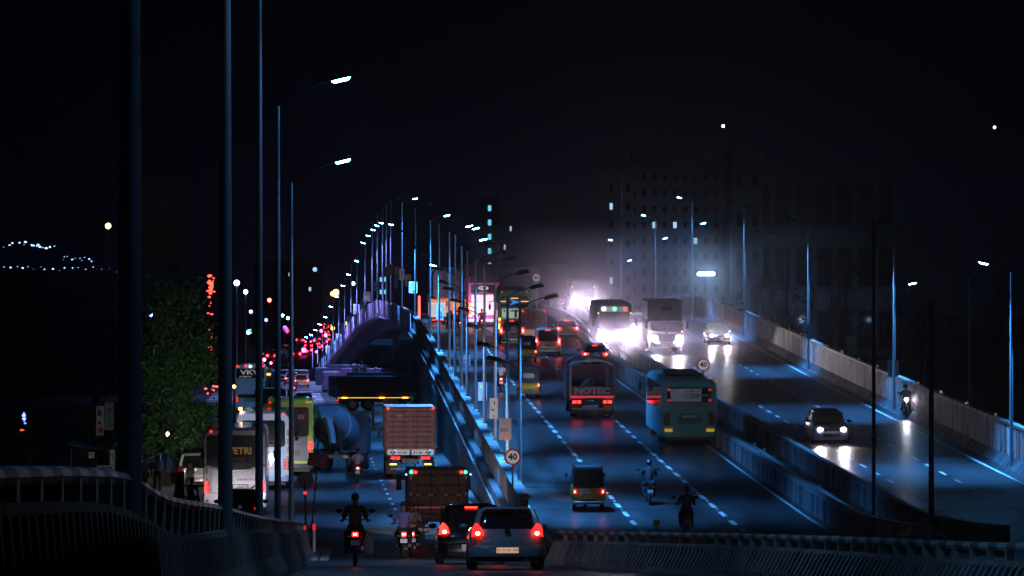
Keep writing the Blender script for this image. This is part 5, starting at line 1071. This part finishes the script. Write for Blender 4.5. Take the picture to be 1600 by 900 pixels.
v = front_truck('truck','large dim truck far behind the glare at the crest',2.5,3.6,8,C('truck_grey',(.14,.12,.14)),60,'truck',.1); oncoming(v,880,428,8)

for k,(px,d,c) in enumerate(((585,430,'truck_slate'),(612,405,'truck_plum'),(628,378,'truck_slate'))):
    t_ = container_truck('parked_truck',['slate parked truck in the dark under the far end of the bridge','plum coloured parked truck in the middle under the bridge','slate parked truck nearest the right leg of the bridge'][k],W=2.3,L=5,H=2.9,zb=1.1,col=C(c,{'truck_slate':(.16,.2,.28),'truck_plum':(.22,.13,.2)}[c],.5,var=.4),lit=False,door_rows=4); place(t_,px,d,gz,6,yaw=R(60+20*k))

for (px,py,d,r_,c,e,l) in ((448,516,1000,.7,(1,.05,.25),8,'magenta lamp left of the far jam'),(445,512,1000,.5,(.2,.1,1),9,'violet lamp beside the magenta one'),(424,555,700,.3,(.35,.3,1),12,'violet-blue lamp low between the near poles'),(475,547,760,.45,(1,.1,.6),9,'pink lamp on the first queueing vehicle'),
    (502,517,1100,.45,(1,.12,.5),7,'pink lamp at the right edge of the jam'),(509,524,1000,.4,(.6,.2,1),8,'violet lamp at the right edge of the jam'),(520,513,1000,.5,(1,.5,.05),7,'amber lamp between the far ramp posts'),(487,516,1500,.9,(.8,.85,.9),3,'grey-white glowing ball in place of a lit van back in the jam'),(470,507,1500,.6,(1,.45,.3),6,'peach coloured lamp at the back of the jam'),  # the van back's light is a glowing ball on a pole
    (541,505,620,.22,(1,.2,.05),10,'orange-red lamp beyond the far ramp'),(535,516,700,.18,(1,.1,.25),9,'small rose lamp beyond the far ramp'),(536,534,600,.2,(1,.1,.2),5,'dull rose lamp beyond the far ramp'),(366,604,300,.13,(1,.5,.1),9,'amber lamp before the VKV coach'),(413,562,380,.16,(1,.2,.3),9,'rose lamp on top of the tanker'),(552,443,1100,.5,(.3,.6,1),9,'blue lamp behind the far ramp posts'),(492,421,1090,.6,(.3,.6,.9),1.4,'faint pale blue light on the dark block')):
    glow_ball(px,py,d,r_,c,e,l)
# ================================================================ BUILDINGS, TREES, LEFT SIDE
def building(name, label, px0, px1, pytop, d, depth, m, rows, cols, lit, wm=None, wf=.5, hf=.5, litm=None, stepped=None):
    x0, x1 = PX(px0,d), PX(px1,d); zt = PZ(pytop,d); zb = gz(d); r = empty(name, label, 'building', ((x0+x1)/2, d, zb+H0)); w = (x1-x0)/2; h = zt-zb
    MB().box(-w,w,0,depth,0,h).build('wall', m, r); MB().box(-w-.2,w+.2,-.25,depth,h,h+.9).build('parapet', m, r)
    for (a,b,hh) in (stepped or ()): MB().box(-w+a*2*w,-w+b*2*w,1,depth*.8,h+.9,h+hh).build('roof_block', m, r)
    wm = wm or mat('night_window',(.02,.022,.028),.15)
    fr = MB().box(-.5,.5,-.12,.02,-.5,.5).mesh('window', mat('window_frame',(.10,.10,.11),.7), smooth=False); pn = {}
    for key, mm in ((0,wm),(1,litm or M_litw)): pn[key] = MB().box(-.42,.42,-.15,-.12,-.42,.42).mesh('pane', mm, smooth=False)
    sl = MB().box(-.55,.55,-.3,.0,-.62,-.52).mesh('sill', m, smooth=False)
    for j in range(rows):
        for i in range(cols):
            cx = -w+(i+.5)*2*w/cols; cz = h-(j+.6)*h*.97/rows
            sx = 2*w/cols*wf; sz = h/rows*hf
            o = inst('window', fr, r, Matrix.Translation((cx,0,cz)) @ Matrix.Diagonal((sx,1,sz,1)))
            inst('pane', pn[1 if (j,i) in lit else 0], o); inst('sill', sl, o)
    return r
M_litw = mat('lit_window',(.5,.5,.5),.4,emit=(.45,.75,1),es=.9)
M_litcy = mat('cyan_window',(.5,.5,.5),.4,emit=(.2,.75,.95),es=1.1)
M_b1 = mat('apartment_render',(.16,.16,.19),.8,var=.2,vscale=.3); M_b2 = mat('grey_render',(.13,.15,.18),.8,var=.15,vscale=.2)
building('apartment_block','tall apartment block with a few lit windows behind the oncoming bus',950,1143,262,900,14,M_b1,11,12,{(3,4),(3,6),(1,1),(2,1),(4,1),(6,1),(6,0),(8,4),(8,5),(9,5),(9,9),(4,8)},wf=.42,hf=.45,stepped=((.18,.5,4.),(.6,.75,3.),(.9,1.,4.5)))
for k,(a,b) in enumerate(((948,962),(972,990))):
    r = building('stair_tower',['narrow rendered tower bay at the left end of the apartment block','second rendered tower bay of the apartment block'][k],a,b,276+k*0,896,3,M_b1,9,1,{(1,0),(5,0)} if k==0 else set(),wf=.4,hf=.4)
building('office_block','long dim blue-grey building with large bays at the right',1143,1400,262,700,20,M_b2,3,8,set(),wf=.8,hf=.7)
building('side_block','tall plain block at the left end of the long dim building',1143,1192,246,698,10,M_b2,5,2,set(),wf=.4,hf=.4)
building('far_tower','slim tower with a column of cyan windows rising over the containers',750,780,312,1500,14,mat('far_render',(.05,.05,.07),.8),9,3,{(j,1) for j in range(0,7)},wf=.6,hf=.45,litm=M_litcy)
building('far_block','dark block right of the slim tower with three lit windows',784,812,340,1520,14,mat('far_render',(.05,.05,.07)),6,3,{(0,1),(1,0),(3,1),(4,0)},wf=.35,hf=.3,litm=M_litw)
building('low_block','small block with four blue windows behind the crest posts',585,612,425,1300,10,mat('far_render',(.05,.05,.07)),5,4,{(0,1),(0,2),(1,1),(1,2)},wf=.6,hf=.4,litm=M_litcy)
building('left_block','dark block behind the near lamp posts',395,500,415,1100,14,mat('far_render',(.05,.05,.07)),5,10,{(1,8),(0,5)},wf=.4,hf=.3)
building('shop_block','dark shop block at the far left under the strings of lights',-60,190,436,420,14,mat('shop_render',(.05,.045,.05),.8),4,7,set(),wf=.5,hf=.4)
# billboard with faint lettering
bb = empty('billboard','large dim billboard with faint letters high behind the tree','billboard',(PX(250,300),300,gz(300)+H0)); zc = PZ(345,300)-gz(300)
MB().box(-2.2,2.2,0,.2,zc-3.2,zc+3.2).build('panel', mat('billboard_dark',(.05,.02,.02),.7), bb); text('ENT',1.5,mat('faint_print',(.06,.065,.075),.6),bb,(0,-.03,zc+.1)); scribble(bb,mat('faint_print',(.06,.065,.075)),-1.6,1.4,zc+2.3,1.1,2,.55,y=-.03)
scribble(bb,mat('faint_print',(.06,.065,.075)),-1.4,1.2,zc-2.4,1.,1,.4,y=-.03)
for s in (-1.6,1.6): MB().cyl((s,.3,(zc-3.2)/2),'z',.14,zc-3.2,8).build('post', M_black, bb)
# strings of small lights at far left
def string(label, pts, m, r, d, n, seed, jit=4.2, group=None):
    rn = random.Random(seed); mb = MB(); wire = []
    root = empty('light_string', label, 'lights', (PX(pts[0][0],d), d, PZ(pts[0][1],d)+H0), group=group); b = root.location
    for i in range(n):
        t = i/(n-1)*(len(pts)-1); k = min(int(t),len(pts)-2); t -= k
        px = pts[k][0]+(pts[k+1][0]-pts[k][0])*t+rn.uniform(-jit,jit); py = pts[k][1]+(pts[k+1][1]-pts[k][1])*t+rn.uniform(-jit,jit)
        q = r*rn.choice((.3,.5,.6,.9,1.2)); dd = d+rn.uniform(-1,1); mb.ell((PX(px,dd)-b[0],dd-d,PZ(py,dd)+H0-b[2]),q*1.3,q,q*.8,6,5)
    o = mb.build('bulb', m, root); o['kind'] = 'stuff'
    MB().tube([(PX(p[0],d)-b[0],.1,PZ(p[1],d)+H0-b[2]) for p in pts],.015,5).build('wire', M_black, root); return root
M_bw = mat('fairy_light',(.8,.9,1),.4,emit=(.35,.6,1),es=3.0); M_rd = mat('red_fairy_light',(1,.1,.1),.4,emit=(1,.06,.03),es=5); M_bl = mat('blue_fairy_light',(.1,.1,1),.4,emit=(.1,.15,1),es=6)
string('upper row of small blue-white lights at the far left',[(8,384),(45,381),(62,384),(84,387)],M_bw,.09,400,17,1,3.2)
string('middle row of small blue-white lights at the far left',[(96,403),(120,404),(145,406)],M_bw,.06,400,10,2,3.)
string('lowest row of small blue-white lights at the far left',[(8,417),(45,419),(85,421),(130,418),(180,422)],M_bw,.07,400,18,3,3.)
string('red glowing bulbs wound into the tree beside the thick pole, top cluster',[(331,434),(329,444),(333,452),(327,458)],M_rd,.07,205,26,4)
string('loose trail of red bulbs hanging down the tree',[(326,462),(333,475),(327,488),(331,505),(326,527),(325,540),(331,545),(329,552)],M_rd,.05,205,16,5)
string('red and white sparkle at the tree foot beside the thick pole',[(322,612),(330,608),(336,606)],M_rd,.05,200,6,6)
string('blue vertical light strip above the red one at the far left bottom',[(38,645),(39,662)],M_bl,.06,190,12,7,1.2)
string('red vertical light strip at the far left bottom',[(36,672),(37,686)],M_rd,.07,190,9,8,1.5)
string('cluster of cyan bulbs on the dark truck beyond the tree',[(388,486+30),(392,518)],mat('cyan_fairy_light',(.1,.8,1),.4,emit=(.1,.8,1),es=4),.08,420,7,9,2.5)
# overhead wires at the left
for k,(x0,y0,x1,y1,xs,ys) in enumerate(((92,565,152,569,120,573),(80,578,155,576,118,590),(52,586,112,588,85,594),(90,577,135,570,115,582))):
    d = 160; mb = MB(); pts = []
    for i in range(9):
        t = i/8; px = (1-t)**2*x0+2*t*(1-t)*(2*xs-(x0+x1)/2)+t*t*x1; py = (1-t)**2*y0+2*t*(1-t)*(2*ys-(y0+y1)/2)+t*t*y1; pts.append((PX(px,d),d,PZ(py,d)+H0))
    tag(mb.tube(pts,.012,5).build('overhead_wire', mat('wire_grey',(.25,.25,.25),.5,.5)), f'thin sagging overhead wire at the left, {ORD[k]} from the top','wire',group='overhead wires at the left')
# trees: trunk, limbs and leaf cards
M_bark = mat('bark',(.09,.07,.05),.9,var=.4,vscale=6)
def leaf_mat(name, c):
    m = mat(name, c, .55, var=.5, vscale=1.2); return m
def tree(label, px, d, pyt, pyb, wpx, n, m, seed, name='tree', palm=False, lean=0):
    rn = random.Random(seed); x = PX(px,d); zt = PZ(pyt,d); zb = gz(d); root = empty(name, label, 'tree', (x,d,zb+H0)); h = zt-zb; w = wpx/F*d/2
    if palm:
        MB().tube([(0,0,0),(.2,0,h*.5),(0,0,h-1)],[.2,.15,.12],8).build('trunk', M_bark, root); mb = MB()
        for k in range(16):
            a = 2*math.pi*k/16+rn.uniform(-.2,.2); e = rn.uniform(-.2,.9); L = w*rn.uniform(.8,1.1)
            for i in range(12):
                t0 = i/12; r0 = L*t0; z0 = h-1+math.sin(e)*r0-.9*t0*t0*L*.7; c = Vector((math.cos(a)*r0*math.cos(e), math.sin(a)*r0*math.cos(e), z0)); sd = Vector((-math.sin(a),math.cos(a),0))
                for s in (-1,1): mb.poly([tuple(c), tuple(c+sd*s*.75*(1-t0*.6)+Vector((math.cos(a)*.3,math.sin(a)*.3,-.35))), tuple(c+Vector((math.cos(a)*.12,math.sin(a)*.12,.02)))])
        mb.build('crown', m, root, smooth=False); return root
    MB().tube([(0,0,0),(.1,0,h*.2),(-.1,.1,h*.45),(.05,0,h*.8)],[.28,.22,.16,.05],8).build('trunk', M_bark, root)
    cl = []
    for k in range(95 if n > 4000 else 45):
        a = rn.uniform(0,6.28); q = rn.random()**.6*w*.95; z = h*(rn.uniform(.16,.97) if pyb>600 else rn.uniform(.35,.97)); s = 1-.85*max(0,z/h-.55)
        cl.append((q*s*math.cos(a)+rn.uniform(-.2,.2), q*s*math.sin(a)*.8, z, w*rn.choice((.10,.14,.18,.26,.34))))
    for c in cl[:14]: MB().tube([(0,0,h*.3),(c[0]*.5,c[1]*.5,(c[2]+h*.3)/2),(c[0],c[1],c[2])],[.09,.06,.02],5).build('limb', M_bark, root)
    mb = MB()
    for i in range(n):
        c = cl[rn.randrange(len(cl))]; v = Vector((rn.gauss(0,1),rn.gauss(0,1),rn.gauss(0,1.25)))*c[3]*.62; p = Vector(c[:3])+v
        u = Vector((rn.uniform(-1,1),rn.uniform(-1,1),rn.uniform(-1.4,.3))).normalized(); q = u.cross(Vector((rn.uniform(-1,1),rn.uniform(-1,1),rn.uniform(-1,1)))).normalized(); L = rn.uniform(.10,.22); W_ = L*.3
        mb.poly([tuple(p-u*L), tuple(p+q*W_), tuple(p+u*L), tuple(p-q*W_)])
    mb.build('crown', m, root, smooth=False, fix=False); return root
tree('broad leafy street tree catching green light behind the thickest near pole',278,196,448,720,124,15000,leaf_mat('leaf_green',(.06,.16,.05)),11)
tree('small tree at the low left under the wires',160,215,600,720,70,3500,leaf_mat('leaf_green',(.04,.10,.04)),12)
tree('bush at the far left bottom lit blue',32,180,672,740,60,1800,leaf_mat('leaf_green',(.04,.10,.04)),13,name='bush')
for k,(px,d,pt,w) in enumerate(((1180,520,395,90),(1300,480,388,120),(1445,420,345,190),(1560,380,330,200),(1230,430,430,100))):
    tree(['dark tree right of the floodlight mast','dark tree behind the third right lamp post','large black tree under the far end of the long building','large black tree at the right edge','low dark tree before the long building'][k],px,d,pt,470,w,3200,leaf_mat('leaf_dark',(.03,.05,.03)),20+k)
tree('dark palm right of the floodlight mast',1205,440,425,470,60,0,leaf_mat('leaf_dark',(.03,.05,.03)),31,name='palm_tree',palm=True)
tree('dark palm behind the right parapet',1320,400,400,470,60,0,leaf_mat('leaf_dark',(.03,.05,.03)),32,name='palm_tree',palm=True)
tree('dark tree leaning over the far low road between the near poles',455,620,485,560,70,1500,leaf_mat('leaf_dark',(.03,.05,.03)),33)
tree('roadside shrub under the bridge beside the dump truck',660,330,585,640,40,1800,leaf_mat('leaf_green',(.06,.16,.05)),34,name='shrub')
tree('shrub behind the dump truck under the bridge',565,400,572,600,60,1500,leaf_mat('leaf_dark',(.03,.05,.03)),35,name='shrub')
# left side clutter: stall, tarpaulins, people, boards
d0 = 186
st = empty('market_stall','roadside stall under blue tarpaulins behind the standing man','stall',(PX(258,196),196,gz(196)+H0)); 
tp = C('tarp_bright_blue',(.05,.16,.42),.5,var=.45,vscale=2.5,bump=.8)
MB().loft([[(-1.2,-.2,1.05),(-.2,-.3,1.5),(-.2,1.2,1.55),(-1.2,1.2,1.1)],[(-1.2,-.2,1.09),(-.2,-.3,1.54),(-.2,1.2,1.59),(-1.2,1.2,1.14)]]).build('tarpaulin', tp, st, smooth=False)
MB().loft([[(.05,-.2,.6),(1.0,-.3,.55),(1.05,-.3,1.4),(.1,-.2,1.35)],[(.05,-.16,.6),(1.0,-.26,.55),(1.05,-.26,1.4),(.1,-.16,1.35)]]).build('tarpaulin', tp, st, smooth=False)
MB().box(-1.1,1.,0,.9,.0,.75).build('counter', C('stall_wood',(.12,.09,.07),.8,var=.4), st)
for x in (-1.1,-.2,1.): MB().cyl((x,-.1,.75),'z',.03,1.5,6).build('pole', M_steel, st)
person('person','man in a grey shirt standing with his back turned before the blue stall',cloth('greyblue',(.28,.30,.38)),cloth('dark',(.02,.02,.025)),'stand',loc=(PX(246,d0),d0,gz(d0)+H0),rot=.2)
person('person','seated man in a blue shirt just above the left front barrier',cloth('blue',(.10,.16,.42)),cloth('dark',(.02,.02,.025)),'sit',loc=(PX(298,168),168,gz(168)+H0+.12),rot=-.4)
person('person','dark figure beside the parked white car at the left',cloth('char2',(.05,.045,.05)),cloth('dark',(.02,.02,.025)),'stand',loc=(PX(297,178),178,gz(178)+H0),rot=1.)
person('person','figure half hidden by the thickest near pole, left of the stall',cloth('grey',(.12,.12,.14)),cloth('dark',(.02,.02,.025)),'stand',loc=(PX(227,184),184,gz(184)+H0),rot=2.)
um = empty('wrapped_figure','red and white wrapped market bundle standing beside the stall','bundle',(PX(279,172),172,gz(172)+H0)); wr = C('bundle_white',(.65,.58,.56),.7,var=.4,vscale=6); rd = C('bundle_red',(.5,.05,.03),.7)
MB().loft([rr(0,-.28,.2,-.2,.2,.15,3), rr(.35,-.22,.26,-.2,.2,.15,3), rr(.8,-.16,.25,-.18,.18,.14,3), rr(1.15,-.10,.22,-.15,.15,.1,3)]).build('sack', wr, um); MB().loft([rr(1.12,-.14,.24,-.17,.17,.1,3), rr(1.5,-.06,.24,-.12,.12,.09,3)]).build('top_wrap', rd, um); MB().loft([rr(.05,-.30,.24,-.22,.22,.15,3), rr(.18,-.28,.27,-.22,.22,.15,3)]).build('band', rd, um); MB().loft([rr(.40,-.24,.28,-.22,.22,.15,3), rr(.50,-.22,.28,-.22,.22,.15,3)]).build('band', rd, um)
v = car('car','white parked car with blue-lit roof left of the gold lettered coach','car',P_white,W=1.75,L=4.2,H=1.6,plate_s='TN 02'); place(v,306,192,gz,4.2)
pv2 = tag(strip('pavement', C('pavement_dirt',(.16,.12,.11),.9,var=.4,vscale=2), lambda d: -26., lambda d: -13.2-.02*(d-150), gz, 150, 330, 6, dz=.06), kind='structure')
for (x0,y0,x1,y1,d,c,lab) in ((151,634,163,680,200,'white','pale blue cloth banner standing left of the thickest pole'),(164,628,178,672,202,'grey','second cloth banner standing close to the thickest pole'),(173,703,180,726,198,'white','small yellow board at the thickest pole'),(139,706,148,716,198,'white','small tilted white card on a stick'),(258,698,267,708,210,'white','small lit shop sign over the stall')):
    board(x0,y0,x1,y1,d,c,lab)
ov = empty('shop_sign','white shop sign reading OVA above the left front barrier','sign',(PX(165,188),188,PZ(733,188)+H0)); MB().box(-.42,.42,-.02,.02,-.17,.17).build('board', M_plate, ov); text('OVA',.26,C('navy_ink',(.03,.05,.2)),ov,(.08,-.03,0),bold=.01); MB().cyl((0,.05,-.8),'z',.03,1.3,6).build('post', M_black, ov)
sh = empty('awning','low blue sheet awning at the left behind the barrier','awning',(PX(140,200),200,gz(200)+H0)); MB().loft([[(-1.,0,1.75),(1.1,0,1.45),(1.1,1.5,1.6),(-1.,1.5,1.9)],[(-1.,0,1.8),(1.1,0,1.5),(1.1,1.5,1.65),(-1.,1.5,1.95)]]).build('sheet', tp, sh, smooth=False)
for x in (-.9,1.): MB().cyl((x,.1,.8),'z',.03,1.6,6).build('pole', M_steel, sh)
lsl = lamp_post(PX(262,206), 206, gz(206)+5.2, gz(206), 1, ('u',), (.30,), label='short added lamp lighting the stall from inside the tree crown')  # lamp added to brighten the dim left side
lsr = lamp_post(PX(349,189), 189, gz(189)+9.5, gz(189), -1, ('u',), (0,), label='added lamp lighting the tree, between it and the white coach')
spot(lsr, (-1.2,-.3,9.7), 210, (.40,1,.62), 130, .8, rot=(R(12),R(14),0))  # greenish spot added to light the tree crown
stl = MB().ell((0,0,0),.07,.07,.09,8,6).build('stall_fill_bulb', mat('warm_fill_bulb',(.9,.8,.6),.3,emit=(1,.75,.5),es=14)); stl.location = (PX(262,190),190,gz(190)+H0+2.6); tag(stl,'small added fill bulb over the blue stall','lamp')  # bulb added to lighten the dark stall and the people there
pl_ = bpy.data.lights.new('fill_light','POINT'); pl_.energy = 60; pl_.color = (1,.8,.62); pl_.shadow_soft_size = .08; po_ = bpy.data.objects.new('fill_light', pl_); COL.objects.link(po_); po_.parent = stl; po_.location = (0,-.15,-.1)
MB().tube([(0,0,.05),(0,.5,1.4)],.01,5).build('cord', M_black, stl)
for k,(px,dd,e) in enumerate(((985,888,900),(1065,888,600),(1175,690,800),(1255,690,300),(1360,692,60))):  # lamps added out of view to brighten the building fronts
    yl = lamp_post(PX(px,dd), dd, gz(dd)+6.5, gz(dd), 1, ('u',), (0,), label=f'added lamp brightening the dark building fronts, {ORD[k]} from the stair tower', group='added lamps before the buildings')
    spot(yl, (1.1,.2,6.9), e, (.30,.55,1), 150, .6, rot=(R(118),0,0))
# night haze
hz = MB(); hz.box(-700,700,-40,2700,H0-12,60); h = hz.build('haze', mat('haze_dummy'), None, smooth=False); h['kind'] = 'stuff'
hm = bpy.data.materials.new('night_haze'); hm.use_nodes = True; n = hm.node_tree; n.nodes.remove(n.nodes['Principled BSDF']); pv_ = n.nodes.new('ShaderNodeVolumePrincipled')
pv_.inputs['Color'].default_value = (.85,.88,1,1); pv_.inputs['Density'].default_value = .00009; pv_.inputs['Anisotropy'].default_value = .9
n.links.new(pv_.outputs[0], n.nodes['Material Output'].inputs['Volume']); h.data.materials.clear(); h.data.materials.append(hm)

# dust box added at the crest to put a bloom-like glow round headlights
dz_ = MB(); dz_.box(-3,22,262,430,H0-7.5,H0+5.5); h2 = dz_.build('dust_glow_box', mat('haze_dummy'), None, smooth=False); h2['kind'] = 'stuff'
dmm = bpy.data.materials.new('dust_glow'); dmm.use_nodes = True; n = dmm.node_tree; n.nodes.remove(n.nodes['Principled BSDF']); pv_ = n.nodes.new('ShaderNodeVolumePrincipled')
pv_.inputs['Color'].default_value = (.86,.74,.98,1); pv_.inputs['Density'].default_value = .0024; pv_.inputs['Anisotropy'].default_value = .98
n.links.new(pv_.outputs[0], n.nodes['Material Output'].inputs['Volume']); h2.data.materials.clear(); h2.data.materials.append(dmm)
